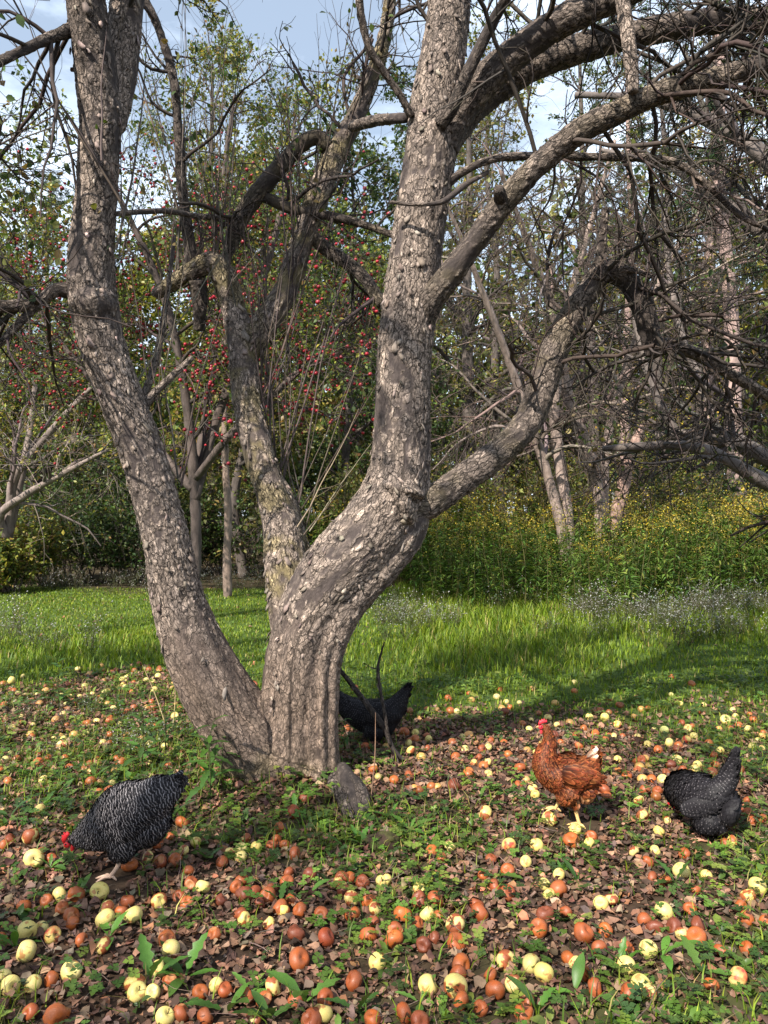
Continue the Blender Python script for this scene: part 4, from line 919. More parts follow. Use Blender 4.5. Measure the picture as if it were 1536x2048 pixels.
SN = empty('dead_tree_stub', (*P(1232, 1100, 13.8)[:2], 0)); tag(SN, 'broken reddish tree stub with a splintered top leaning right in the goldenrod', 'dead tree')
v, f, c, _ = loft(px_stem([(1218, 1230, 30, 13.8), (1228, 1060, 28, 13.8), (1245, 980, 26, 13.8), (1262, 910, 22, 13.8), (1275, 875, 16, 13.8), (1285, 850, 6, 13.8)]), 14, spacing=.05, seed=5, depth=.02, size=.05, lumps=.14)
o = Geo().add(v, f, np.array((.36, .24, .20)) * (.5 + 1.2 * c[:, :3].mean(1))[:, None]).obj('trunk', M_FARBARK, SN); o.matrix_parent_inverse = Matrix.Translation(-Vector(SN.location))

# the neighbour beyond the right edge, with lichen-dark dead boughs reaching in
NB = np.array([*P(1800, 1400, 5.6)[:2], 0.])
tree_parts('neighbouring_apple_tree', NB,
    [px_stem([(1815, 1390, 130, 5.6), (1790, 1200, 110, 5.6), (1730, 1070, 70, 5.5), (1620, 1010, 34, 5.3), (1536, 968, 30, 5.2), (1480, 935, 28, 5.15), (1420, 902, 22, 5.1), (1350, 890, 20, 5.1), (1270, 893, 17, 5.1), (1206, 897, 11, 5.1)]),
     px_stem([(1790, 1200, 100, 5.6), (1750, 1040, 70, 5.7), (1640, 950, 44, 5.7), (1540, 920, 36, 5.7), (1470, 884, 32, 5.65), (1390, 872, 26, 5.6), (1312, 873, 14, 5.6)]),
     px_stem([(1360, 874, 15, 5.6), (1318, 800, 15, 5.7), (1290, 720, 13, 5.8), (1270, 640, 11, 5.9), (1262, 540, 8, 6)]),
     px_stem([(1440, 875, 14, 5.6), (1410, 780, 14, 5.8), (1370, 690, 12, 6), (1340, 560, 10, 6.2), (1330, 420, 7, 6.4)]),
     px_stem([(1790, 1200, 110, 5.6), (1800, 900, 90, 5.7), (1720, 600, 60, 5.9), (1600, 380, 40, 6.0), (1450, 260, 28, 6.2), (1300, 200, 18, 6.4), (1150, 190, 10, 6.6)]),
     px_stem([(1800, 900, 70, 5.7), (1690, 640, 44, 6.2), (1540, 480, 30, 6.4), (1440, 400, 24, 6.5), (1380, 355, 20, 6.6), (1330, 330, 14, 6.7), (1200, 300, 8, 7)])],
    324, 'neighbouring old apple tree past the right edge, reaching in with dark lichened boughs', None, (.085, .072, .066), 8, 1.1, 6, .7, 5, .33, .1, .35, (3, .05, APPLE_GREEN, None, .28), twig=TW_DARK, rough=.8)
# pale tree at the left edge
tree_parts('grey_apple_tree', np.array([*P(10, 1190, 12.4)[:2], 0.]),
    [px_stem([(10, 1190, 21.6, 12.4), (18, 1060, 18.72, 12.4), (28, 960, 17.28, 12.3), (70, 900, 14.4, 12.2), (140, 820, 12.96, 12.1), (220, 740, 7.2, 11.9)]),
     px_stem([(14, 1080, 21.6, 12.4), (0, 1030, 17.28, 12.2), (60, 985, 14.4, 12), (130, 945, 10.08, 11.8), (215, 900, 5.76, 11.6)]),
     px_stem([(16, 1070, 20.16, 12.4), (40, 960, 17.28, 12.6), (60, 860, 12.96, 12.7), (70, 740, 8.64, 12.8), (50, 600, 5.76, 12.8)]),
     px_stem([(10, 1070, 21.6, 12.4), (-40, 900, 17.28, 12.4), (-80, 700, 12.96, 12.3), (-60, 500, 7.2, 11.9)])],
    330, 'pale grey bare apple tree at the left edge of the lawn', None, (.13, .105, .095), 9, 1.5, 7, .8, 5, .36, -.6, .3, (5, .055, YELLOWGREEN, None, .5), twig=(.17, .14, .12))
# young slim tree on the far lawn
tree_parts('young_tree', G(456, 1196), [px_stem([(456, 1200, 18, 11.6), (454, 1120, 16, 11.6), (456, 1030, 15, 11.6), (450, 900, 13, 11.6), (448, 700, 10, 11.6), (440, 520, 6, 11.6)])],
    340, 'young slim straight tree with a smooth pale trunk on the far lawn', None, (.15, .112, .093), 14, .9, 6, .5, 4, .25, .1, .4, (4, .06, YELLOWGREEN, None, .6))
# the wood behind
def stemline(px, Y, top, w, lean=0, wob=10, seed=0):
    r = np.random.default_rng(seed); n = 6
    return px_stem([(px + lean * t + r.normal(0, wob) * (t > 0), 1024 + H * F / Y * 1.02 * (1 - t) - (1024 - top) * t, w * (1 - .75 * t), Y) for t in np.linspace(0, 1, n)])
wood = [  # px, depth, top py, trunk width px, crown palette, keep, label
    (70, 17, 560, 20, YELLOWGREEN, 'yellow green tree at the wood edge behind the pale left tree'),
    (190, 21, 640, 18, DEEPGREEN, 'dark leafy tree in the wood behind the left stem'),
    (300, 16, 560, 18, YELLOWGREEN, 'yellow green tree in the wood just right of the left stem'),
    (488, 15, 420, 22, OLIVE, 'dark trunked tree right of the slim young tree'),
    (600, 20, 200, 20, YELLOWGREEN, 'tall yellow green tree behind the middle stem'),
    (700, 17, 330, 20, DEEPGREEN, 'dark green tree between the middle stem and the main stem'),
    (410, 23, 130, 22, YELLOWGREEN, 'tallest yellow green tree, its top against the sky between the stems'),
    (935, 19, 240, 34, OLIVE, 'dark trunked tree in the wood just right of the main stem'),
    (1010, 24, 140, 22, YELLOWGREEN, 'tall thin leaved tree in the wood above the low limb'),
    (1330, 21, 180, 26, OLIVE, 'olive leaved tree in the wood behind the broken stub'),
    (1560, 22, 160, 30, YELLOWGREEN, 'yellow green tree in the wood at the right edge'),
    (1180, 27, 100, 26, DEEPGREEN, 'dark green tree deep in the wood above the leaning bare tree'),
    (-60, 20, 420, 24, OLIVE, 'olive tree in the wood beyond the left edge'),
    (820, 25, 200, 22, DEEPGREEN, 'dark green tree in the wood hidden behind the main stem'),
    (1405, 27, 330, 24, GOLD, 'golden leaved tree deep in the wood left of the pink trunked pine'),
]
for z, (px, Y, top, wd, pal, lab) in enumerate(wood):
    st = stemline(px, Y, top, wd, rng.normal(0, 20), 8, z)
    tree_parts('woodland_tree', st[0, :3], [st], 400 + z, lab, 'trees of the wood behind the orchard', (.06, .05, .045), 24, 2.6 * Y / 20, 8, 1.15, 6, .45, -.1, .12 if z % 2 else .25, (11, .115, pal, None, .35 if 900 < px < 1450 else .9), sides=8, twig=(.085, .066, .056), spread=(.7, 1.35))
# pines with pinkish trunks
NEEDLE = [(.035, .07, .035), (.05, .09, .04), (.08, .11, .05), (.025, .05, .025)]
for z, (px, Y, top, wd, lean, lab) in enumerate(((1482, 18, -150, 40, -60, 'pine with a thick pinkish trunk standing at the right behind the yellow bush'), (1250, 24, 40, 22, 10, 'slim pine with a pinkish trunk deep in the wood, left of the thick one'), (1410, 26, 0, 24, 20, 'pine with green needle tufts between the slim and the thick pines'), (100, 30, 350, 18, 0, 'far pine whose top shows above the wood on the left'))):
    st = stemline(px, Y, top, wd, lean, 5, 50 + z); r = np.random.default_rng(70 + z)
    root = empty('pine_tree', tuple(st[0, :3])); tag(root, lab, 'pine tree', 'pines in the wood'); inv = Matrix.Translation(-Vector(st[0, :3]))
    v, f, c, _ = loft(st, 14, spacing=.08, seed=z, depth=.02, size=.06, lumps=.05, patch=.3)
    o = Geo().add(v, f, np.array((.37, .265, .24)) * (.45 + 1.6 * c[:, :3].mean(1))[:, None]).obj('trunk', M_FARBARK, root); o.matrix_parent_inverse = inv
    PP, R = resample(st, 24); a, ra = children(r, PP, R, 34, 2.0, (1.1, 1.6), .4, 8, .1, -.1, .3, .012, .3)
    for q in range(len(a)):
        bgm = Geo(); add_tubes(bgm, a[q:q + 1], ra[q:q + 1], 5, r, (.12, .09, .08)); o = bgm.obj('bough', M_FARBARK, root); o.matrix_parent_inverse = inv
    b, rb = children(r, a, ra, 8, .6, (.4, 1.), .3, 5, .12, .2, .5, .005, .4)
    p, d = along(r, b, 34, .03, .25); ng = Geo(); add_leaves(ng, r, p, d, .17, NEEDLE, None, LANCE_V * np.array((.5, 1, 1)), LEAF2_F, .2)
    add_tubes(ng, b, rb, 3, r, (.1, .08, .06)); o = ng.obj('crown', M_LEAF, root); o['kind'] = 'stuff'; o.matrix_parent_inverse = inv
# bushes at the foot of the wood
def bush(px, Y, wpx, top, pal, label, seed, n=2600, size=.075, bare=.0):
    r = np.random.default_rng(seed); base = np.array([(px - 768) / F * Y, Y, 0.]); W = wpx / 2 / F * Y; hgt = H - (top - 1024) / F * Y
    root = empty('bush', tuple(base)); tag(root, label, 'bush', 'bushes at the foot of the wood')
    k = 26; pos = np.zeros((k, 3)); pos[:, 0] = r.normal(0, W * .25, k); pos[:, 1] = r.normal(0, W * .2, k)
    d = np.stack((r.normal(0, .5, k) * min(1.2, W / hgt), r.normal(0, .4, k), np.ones(k)), 1); d /= np.linalg.norm(d, axis=1)[:, None]
    a, ra = walk(r, pos, d, hgt * r.uniform(.6, 1.1, k), np.full(k, .012), 8, .12, .1, .3)
    b, rb = children(r, a, ra, 9, hgt * .38, (.5, 1.2), .15, 6, .2, -.1, .5, .003, .4)
    c, rc = children(r, b, rb, 3, hgt * .16, (.5, 1.2), .1, 4, .2, 0, .6, .002, .5)
    sg = Geo(); add_tubes(sg, a, ra, 4, r, (.09, .07, .055)); add_tubes(sg, b, rb, 3, r, (.09, .07, .055)); o = sg.obj('stems', M_TWIG, root); o['kind'] = 'stuff'
    p, dd = along(r, np.concatenate((b[:, 1:5], c[:, 0:4])), max(1, n // (len(b) + len(c))), .06, .0); lg = Geo(); add_leaves(lg, r, p, dd, size, pal, None, up=.6); o = lg.obj('foliage', M_LEAF, root); o['kind'] = 'stuff'
for z, a in enumerate(((70, 13.2, 200, 1020, YELLOWGREEN, 'light green bush at the left edge of the far lawn'), (150, 14.5, 220, 960, DEEPGREEN, 'dark leafy bush in the shade left of the leaning stem'),
        (250, 13.8, 180, 1010, DEEPGREEN, 'low dark bush just left of the leaning stem'), (440, 15.5, 220, 990, DEEPGREEN, 'dark bush in the shade behind the slim young tree'), (330, 15.5, 200, 960, DEEPGREEN, 'dark bush hidden behind the leaning stem'),
        (590, 14.5, 220, 980, DEEPGREEN, 'dark bush in the shade behind the middle stem'), (700, 14, 200, 960, OLIVE, 'olive bush behind the crook of the main stem'), (0, 12.0, 110, 1080, YELLOWGREEN, 'small bright bush at the far left edge'),
        (925, 15.5, 260, 900, YELLOWGREEN, 'yellow green bush just right of the main stem'), (1060, 17.0, 260, 880, OLIVE, 'olive bush behind the forked bare tree'), (1320, 17, 300, 860, YELLOWGREEN, 'yellow green bush behind the broken stub'),
        (1430, 16.2, 220, 900, DEEPGREEN, 'dark green bush left of the pine trunk'), (1525, 15.2, 180, 985, GOLD, 'bright yellow bush at the right edge'), (1220, 19, 260, 860, YELLOWGREEN, 'tall yellow green bush between the pale trunks'), (1370, 20, 300, 800, GOLD, 'tall gold tinged bush far behind the lichened boughs'), (880, 20, 280, 840, DEEPGREEN, 'tall dark bush far behind the main stem'),
        (640, 20, 300, 860, DEEPGREEN, 'tall dark bush deep in the wood behind the middle stem'), (480, 21, 300, 870, OLIVE, 'tall olive bush deep in the wood behind the dark trunk'), (130, 21, 340, 840, DEEPGREEN, 'tall dark bush deep in the wood on the left'))):
    bush(*a, 500 + z, 5200)
# far wood closing the view: one mass of stems and leaves
r = np.random.default_rng(9); g = Geo(); n = 420
Y = r.uniform(28, 46, n); X = r.uniform(-.62, .62, n) * Y; hgt = r.uniform(7, 15, n) * np.where(X / Y < -.18, .62, 1.)
pos = np.stack((X, Y, 0 * X), 1); d = np.stack((r.normal(0, .06, n), r.normal(0, .06, n), np.ones(n)), 1)
a, ra = walk(r, pos, d, hgt, r.uniform(.05, .14, n), 8, .05, .1, .25); add_tubes(g, a, ra, 5, r, (.07, .06, .055))
b, rb = children(r, a, ra, 10, 2.4, (.6, 1.3), .12, 6, .16, .1, .4, .012, .4); add_tubes(g, b, rb, 3, r, (.11, .09, .08))
p, dd = along(r, b, 22, .7, .1); add_leaves(g, r, p, dd, .36, YELLOWGREEN + DEEPGREEN + OLIVE, None, up=.4)
tag(g.obj('far_wood', M_LEAF), 'far wood of thin trunks and autumn leaves closing the view', kind='stuff')
# the leafy neighbour behind the camera, whose crown shades the near windfalls
tree_parts('shading_apple_tree', np.array([-4.15, -1.85, 0.]), [np.array([[-4.15, -1.85, 0, .16], [-4.05, -1.75, 1.4, .13], [-3.85, -1.55, 2.6, .10], [-3.45, -1.15, 3.8, .06], [-3.15, -0.85, 4.8, .03]]), np.array([[-4.05, -1.75, 1.2, .1], [-4.45, -1.35, 2.4, .08], [-4.75, -0.95, 3.6, .05], [-4.85, -0.75, 4.6, .02]]), np.array([[-4.05, -1.75, 1.6, .1], [-3.35, -2.05, 2.6, .08], [-2.65, -2.15, 3.6, .05], [-2.25, -2.15, 4.6, .02]])],
    350, 'leafy apple tree behind the viewer on the left', None, (.12, .1, .09), 9, 1.3, 6, .7, 5, .35, -.3, .4, (6, .06, APPLE_GREEN, None, .75))
tree_parts('left_apple_tree', np.array([-5.0, 3.7, 0.]), [np.array([[-5.0, 3.7, 0, .16], [-4.9, 3.7, 1.4, .13], [-4.5, 3.8, 2.6, .10], [-4.0, 3.9, 3.8, .06], [-3.6, 3.9, 4.8, .03]]), np.array([[-4.9, 3.7, 1.2, .1], [-5.2, 4.4, 2.4, .08], [-5.0, 5.2, 3.6, .05], [-4.6, 5.8, 4.6, .02]]), np.array([[-4.9, 3.7, 1.6, .1], [-4.2, 3.6, 2.5, .08], [-3.2, 3.8, 3.0, .045], [-2.3, 4.0, 3.0, .02]])],
    352, 'dark apple tree beyond the left edge, its twigs reaching into the picture', None, (.07, .055, .05), 10, 1.3, 7, .75, 5, .35, -.4, .4, (4, .055, APPLE_GREEN, None, .5))
# ------------------------------------------------------------------ meadow plants
rng = np.random.default_rng(51)
def grow_plant(rng, kind):
    """one herb as (verts, tris, colours)"""
    g = Geo()
    if kind == 'goldenrod':
        h = 1.0; lean = rng.normal(0, .09, 2)
        st = np.array([[lean[0] * t ** 2 * h, lean[1] * t ** 2 * h, h * t] for t in np.linspace(0, 1, 6)]); v, f = tubes(st[None], np.linspace(.006, .003, 6)[None], 3); g.add(v, np.concatenate((f[:, [0, 1, 2]], f[:, [0, 2, 3]])), (.12, .11, .04))
        n = 40; t = rng.uniform(.18, .92, n); p = np.stack([np.interp(t, np.linspace(0, 1, 6), st[:, j]) for j in range(3)], 1); a = rng.uniform(0, 6.28, n)
        d = np.stack((np.cos(a), np.sin(a), rng.uniform(-.5, .5, n)), 1); M = frame_m(d, np.tile((0, 0, 1.), (n, 1)) + .2 * unit(rng, n)) * (.13 * (1.1 - .5 * t))[:, None, None]
        v, fs, c = inst(LANCE_V * np.array((1.3, 1, 1)), LEAF2_F, p, M, jitter(rng, n, pick(rng, n, [(.075, .14, .025), (.11, .17, .03), (.045, .09, .02), (.18, .19, .04)], [4, 3, 2, .9]), .2)); g.add(v, fs, c)
        n = int(rng.choice([0, 16, 26, 36, 46])); t = rng.random(n) ** .7; br = rng.integers(0, 7, n); aa = br * .9 + rng.normal(0, .1, n); ln = .05 + .13 * rng.random(n)
        top = st[-1]; p = top + np.stack((np.cos(aa) * ln * t, np.sin(aa) * ln * t, -.16 * (br / 7.) + .05 * t - .07 * t * t + .10), 1)
        M = rotm(rng.uniform(0, 6.28, n), rng.uniform(-1, 1, n), rng.uniform(-1, 1, n), rng.uniform(.012, .026, n))
        v, fs, c = inst(LEAF2_V, LEAF2_F, p, M, jitter(rng, n, pick(rng, n, [(.48, .34, .025), (.36, .30, .04), (.20, .22, .05), (.26, .2, .05)]), .2)); g.add(v, fs, c)
    elif kind == 'aster':
        n = 7; a = rng.uniform(0, 6.28, n); pos = np.zeros((n, 3)); d = np.stack((np.cos(a) * .5, np.sin(a) * .5, np.ones(n)), 1); A, ra = walk(rng, pos, d / np.linalg.norm(d, axis=1)[:, None], rng.uniform(.25, .5, n), np.full(n, .002), 5, .15, 0, .5)
        B, rb = children(rng, A, ra, 4, .14, (.4, 1.1), .4, 4, .2, 0, .6, .001, .6)
        for q, rr in ((A, ra), (B, rb)):
            v, f = tubes(q, rr, 3); g.add(v, np.concatenate((f[:, [0, 1, 2]], f[:, [0, 2, 3]])), (.10, .09, .045))
        p, dd = along(rng, A, 3, .01, .1); M = frame_m(dd, unit(rng, len(p)) + np.array((0, 0, 1.))) * .05; v, fs, c = inst(LANCE_V, LEAF2_F, p, M, jitter(rng, len(p), (.06, .085, .03), .3)); g.add(v, fs, c)
        p, dd = along(rng, B, 2, .01, .5); M = rotm(rng.uniform(0, 6.28, len(p)), rng.normal(0, .6, len(p)), rng.normal(0, .6, len(p)), rng.uniform(.005, .011, len(p)))
        fv = np.array([(math.cos(z) * (1 if z % 2 else .55), math.sin(z) * (1 if z % 2 else .55), .1) for z in np.arange(6)] + [(0, 0, 0.)]); ft = np.array([(z, (z + 1) % 6, 6) for z in range(6)])
        v, fs, c = inst(fv[[0, 2, 3, 5]], np.array([(0, 1, 2), (0, 2, 3)]), p, M, jitter(rng, len(p), (.46, .45, .44), .2, .03)); g.add(v, fs, c)
    elif kind == 'weed':    # low broad-leaved ground cover
        n = int(rng.integers(5, 9)); a = rng.uniform(0, 6.28, n); d = np.stack((np.cos(a), np.sin(a), rng.uniform(.1, 1.1, n)), 1); p = d * rng.uniform(0, .015, (n, 1))
        s = rng.uniform(.018, .048, n); M = frame_m(d, np.tile((0, 0, 1.), (n, 1)) + .3 * unit(rng, n)) * np.stack((s * .85, s, s), 1)[:, None, :]
        lv = LEAF6_V.copy(); lv[:, 2] -= .25 * lv[:, 1] ** 2; v, fs, c = inst(lv, LEAF6_F, p, M, jitter(rng, n, (1, 1, 1), .15, .05)); g.add(v, fs, c)
    elif kind == 'clover':
        n = 5; k = 3
        for q in range(n):
            b = np.array((rng.normal(0, .02), rng.normal(0, .02), rng.uniform(.015, .05))); a0 = rng.uniform(0, 6)
            a = a0 + np.arange(3) * 2.09; d = np.stack((np.cos(a), np.sin(a), np.full(3, .1)), 1); M = frame_m(d, np.tile((0, 0, 1.), (3, 1))) * .016; M[:, :, 0] *= 1.6
            v, fs, c = inst(LEAF2_V, LEAF2_F, np.tile(b, (3, 1)), M, np.full((3, 3), 1.)); g.add(v, fs, c)
    v = np.concatenate(g.v); c = np.concatenate(g.c)[:, :3]; f = np.concatenate(g.f3); return v, f, c
def scatter_templates(g, rng, temps, x, y, scale, col, tilt=.12, zoff=0.):
    which = rng.integers(0, len(temps), len(x)); z = gh(x, y) + zoff
    M = rotm(rng.uniform(0, 6.28, len(x)), rng.normal(0, tilt, len(x)), rng.normal(0, tilt, len(x)), scale)
    for k, (tv, tf, tc) in enumerate(temps):
        s = which == k
        if s.any(): g.add(*inst(tv, tf, np.stack((x[s], y[s], z[s]), 1), M[s], col[s], tc))
def rand_xy(rng, n, y0, y1, px0=-120, px1=1656, margin=.45):
    """points on the ground between two depths, evenly per square metre, within a wedge a little wider than the view"""
    u = rng.random(n); y = np.sqrt(y0 ** 2 + u * (y1 ** 2 - y0 ** 2)); a = (px0 - 768) / F * y - margin; b = (px1 - 768) / F * y + margin; x = a + rng.random(n) * (b - a); return x, y
# goldenrod stand
T_GOLD = [grow_plant(rng, 'goldenrod') for _ in range(9)]
n = 2300; x, y = rand_xy(rng, n, 9.0, 17.0, 640, 1900); k = (y > 9.4 + .5 * np.sin(x * 1.7) + .35 * np.sin(x * 4.1)) & ((x > .15 + .4 * rng.random(n)) | (y > 12.5)); x, y = x[k], y[k]
g = Geo(); scatter_templates(g, rng, T_GOLD, x, y, rng.uniform(.75, 1.25, len(x)) * (.36 + 1.3 * fbm(np.stack((x * 1.1, y * 1.1, 0 * x), 1), 71)) * (.85 + .3 * sstep(10, 13, y)), jitter(rng, len(x), (1, 1, 1), .15, .05), .10)
tag(g.obj('goldenrod', M_WEED), 'dense stand of goldenrod in fading yellow bloom along the wood edge', kind='stuff')
# white asters along its front
T_AST = [grow_plant(rng, 'aster') for _ in range(5)]
n = 1700; x, y = rand_xy(rng, n, 6.6, 10.0, 700, 1800); k = (x > -.1) & (rng.random(n) < sstep(6.6, 8.8, y + .8 * np.sin(x * 2.3) * .6) * sstep(.49, .72, fbm(np.stack((x * 1.1, y * 1.3, 0 * x), 1), 61))); x, y = x[k], y[k]
x2, y2 = rand_xy(rng, 26, 3.9, 4.8, 20, 330); x3, y3 = rand_xy(rng, 90, 12.2, 13.5, -50, 620); x4, y4 = rand_xy(rng, 40, 6.6, 8, -80, 110)
x, y = np.concatenate((x, x2, x3, x4)), np.concatenate((y, y2, y3, y4))
g = Geo(); scatter_templates(g, rng, T_AST, x, y, rng.uniform(.5, 1.05, len(x)) * np.where(y < 5, .5, 1), jitter(rng, len(x), (1, 1, 1), .15, .04), .12)
tag(g.obj('white_asters', M_PETAL), 'haze of small white asters between the lawn and the goldenrod', kind='stuff')
# grass: the lawn, its unmown edge, and tufts among the leaves
def blades(g, rng, x, y, hgt, wid, pal, w=None, bend=.5):
    n = len(x); a = rng.uniform(0, 6.28, n); b = bend * rng.uniform(.3, 1.5, n); z = gh(x, y); h = hgt * rng.uniform(.55, 1.3, n); wd = wid * rng.uniform(.7, 1.3, n)
    ca, sa = np.cos(a), np.sin(a); ts = np.array((0, .5, 1.)); P_ = []
    for t, ww in ((0, 1), (.55, .75), (1, 0)):
        out = b * t * t * h; zz = h * t * (1 - .25 * b * t)
        cx, cyy = x + ca * out, y + sa * out
        if ww: P_ += [np.stack((cx - sa * wd * ww, cyy + ca * wd * ww, z + zz - (.01 if t == 0 else 0)), 1), np.stack((cx + sa * wd * ww, cyy - ca * wd * ww, z + zz - (.01 if t == 0 else 0)), 1)]
        else: P_ += [np.stack((cx, cyy, z + zz), 1)]
    v = np.stack(P_, 1); i = (np.arange(n) * 5)[:, None]
    f = np.concatenate((i + np.array([[0, 1, 3]]), i + np.array([[0, 3, 2]]), i + np.array([[2, 3, 4]])))
    g.add(v.reshape(-1, 3), f, np.repeat(jitter(rng, n, pick(rng, n, pal, w), .18, .05), 5, 0))
LAWN = [(.12, .19, .014), (.17, .24, .018), (.22, .27, .028), (.07, .12, .014), (.30, .25, .08)]
g = Geo()
x, y = rand_xy(rng, 98000, 4.2, 12.9); k = rng.random(len(x)) > litter_amount(x, y) * .93; x, y = x[k], y[k]
k = (rng.random(len(x)) < np.clip(1.35 - y / 14, .3, 1)); x, y = x[k], y[k]
rough = np.clip(.9 * np.exp(-((x - 1.0) / 1.0) ** 2 - ((y - 6.9) / .8) ** 2) + .8 * (x > .2) * sstep(7, 8.5, y) + .6 * np.exp(-((x + 2.6) / .8) ** 2 - ((y - 7) / 1.) ** 2), 0, 1.2)
blades(g, rng, x, y, .034 + .15 * rough, .0028 + .0004 * y, LAWN, [3, 3, 2, 2, .5], .6)
x, y = rand_xy(rng, 40000, 1.7, 5.6); k = rng.random(len(x)) < (.06 + .75 * green_patch(x, y)); x, y = x[k], y[k]
blades(g, rng, x, y, .07, .0022, LAWN + [(.2, .15, .07)], [3, 3, 2, 3, 1, 1.5], .7)
tag(g.obj('grass', M_GRASS), 'short green orchard grass, longer at the meadow edge', kind='stuff')
# low weeds
T_W = [grow_plant(rng, 'weed') for _ in range(8)]; T_C = [grow_plant(rng, 'clover') for _ in range(4)]
GREENS = [(.07, .13, .022), (.10, .17, .028), (.05, .095, .02), (.15, .20, .035), (.04, .07, .02)]
FEET = [G(225, 1752)[:2], G(1152, 1650)[:2], G(1411, 1680)[:2]]
def keepout(x, y):
    k = ((x + .44) / .25) ** 2 + ((y - 3.76) / .2) ** 2 > 1
    for q in FEET: k &= ((x - q[0]) / .09) ** 2 + ((y - q[1] + .03) / .10) ** 2 > 1
    return k
g = Geo(); x, y = rand_xy(rng, 19000, 1.7, 7.0); la = litter_amount(x, y)
k = (rng.random(len(x)) < (.07 + .62 * green_patch(x, y)) * (.35 + .65 * la)) & keepout(x, y); x, y = x[k], y[k]
scatter_templates(g, rng, T_W, x, y, rng.uniform(.5, 1.05, len(x)), jitter(rng, len(x), pick(rng, len(x), GREENS), .15, .06), .2)
x, y = rand_xy(rng, 12000, 1.7, 6.0); k = (rng.random(len(x)) < .12 + .6 * green_patch(x, y)) & keepout(x, y); x, y = x[k], y[k]
scatter_templates(g, rng, T_C, x, y, rng.uniform(.7, 1.3, len(x)), jitter(rng, len(x), pick(rng, len(x), GREENS), .15, .06), .2)
tag(g.obj('low_weeds', M_WEED), 'low broad-leaved weeds and clover spreading among the dead leaves', kind='stuff')
# dead leaves
def dead_leaf(rng):
    nx, ny = 3, 4; v = []; w0 = [.10, .42, .38, .04]; lob = rng.uniform(.65, 1.25, (ny, 2)); cu, cv, tw = rng.normal(0, 1.1), rng.normal(.3, 1.0), rng.normal(0, .8)
    for j in range(ny):
        t = j / (ny - 1)
        for i in range(nx):
            s = (i / (nx - 1) - .5) * 2; x_ = s * w0[j] * lob[j, 0 if s < 0 else 1]
            v.append((x_, t - .5 + rng.normal(0, .03), cu * x_ * x_ * 1.2 + cv * (t - .5) ** 2 + tw * x_ * (t - .5) + rng.normal(0, .035) + .06 * abs(s)))
    f = [(j * nx + i, j * nx + i + 1, (j + 1) * nx + i + 1, (j + 1) * nx + i) for j in range(ny - 1) for i in range(nx - 1)]
    v = np.array(v); v[:, 2] -= v[:, 2].min(); return v, np.array(f)
T_D = [dead_leaf(rng) for _ in range(14)]
BROWNS = [(.165, .086, .056), (.11, .06, .041), (.23, .128, .086), (.06, .036, .027), (.25, .165, .105), (.135, .093, .07), (.27, .125, .066)]
g = Geo(); x, y = rand_xy(rng, 98000, 1.65, 6.4); k = (rng.random(len(x)) < litter_amount(x, y) * (1 - .72 * green_patch(x, y)) * np.clip(1.25 - .1 * y, .4, 1)) & keepout(x, y); x, y = x[k], y[k]
x2, y2 = rand_xy(rng, 500, 5, 13); x, y = np.concatenate((x, x2)), np.concatenate((y, y2))
s = (.009 + .027 * rng.random(len(x)) ** 1.8) * (1 + .05 * y); order = np.argsort(-(s / y) * (np.abs(x / y) < .49) * (y > 1.95)); col = jitter(rng, len(x), pick(rng, len(x), BROWNS, [4, 3, 2.5, 2.5, 1, 2, .7]), .22, .06)
z = gh(x, y) + rng.uniform(.0, .012, len(x)); yaw = rng.uniform(0, 6.28, len(x)); ti = rng.normal(0, .32, (len(x), 2)); wk = rng.integers(0, len(T_D), len(x))
M = rotm(yaw, ti[:, 0], ti[:, 1], s)
sing, rest = order[:290], order[290:]
for k_, (tv, tf) in enumerate(T_D):
    q = rest[wk[rest] == k_]
    g.add(*inst(tv, tf, np.stack((x[q], y[q], z[q]), 1), M[q], col[q]))
tag(g.obj('leaf_litter', M_LITTER), 'litter of curled brown dead leaves under the apple tree', kind='stuff')
LM = [[Geo().add(tv, tf, b).mesh('dead_leaf', M_LITTER) for b in BROWNS] for tv, tf in T_D]
for q in sing:
    o = link('dead_leaf', LM[wk[q]][int(rng.choice(7, p=np.array([4, 3, 2.5, 2.5, 1, 2, .7]) / 15.7))], GROUND)
    o.matrix_basis = Matrix.Translation((x[q], y[q], z[q])) @ Matrix((M[q]).tolist()).to_4x4()
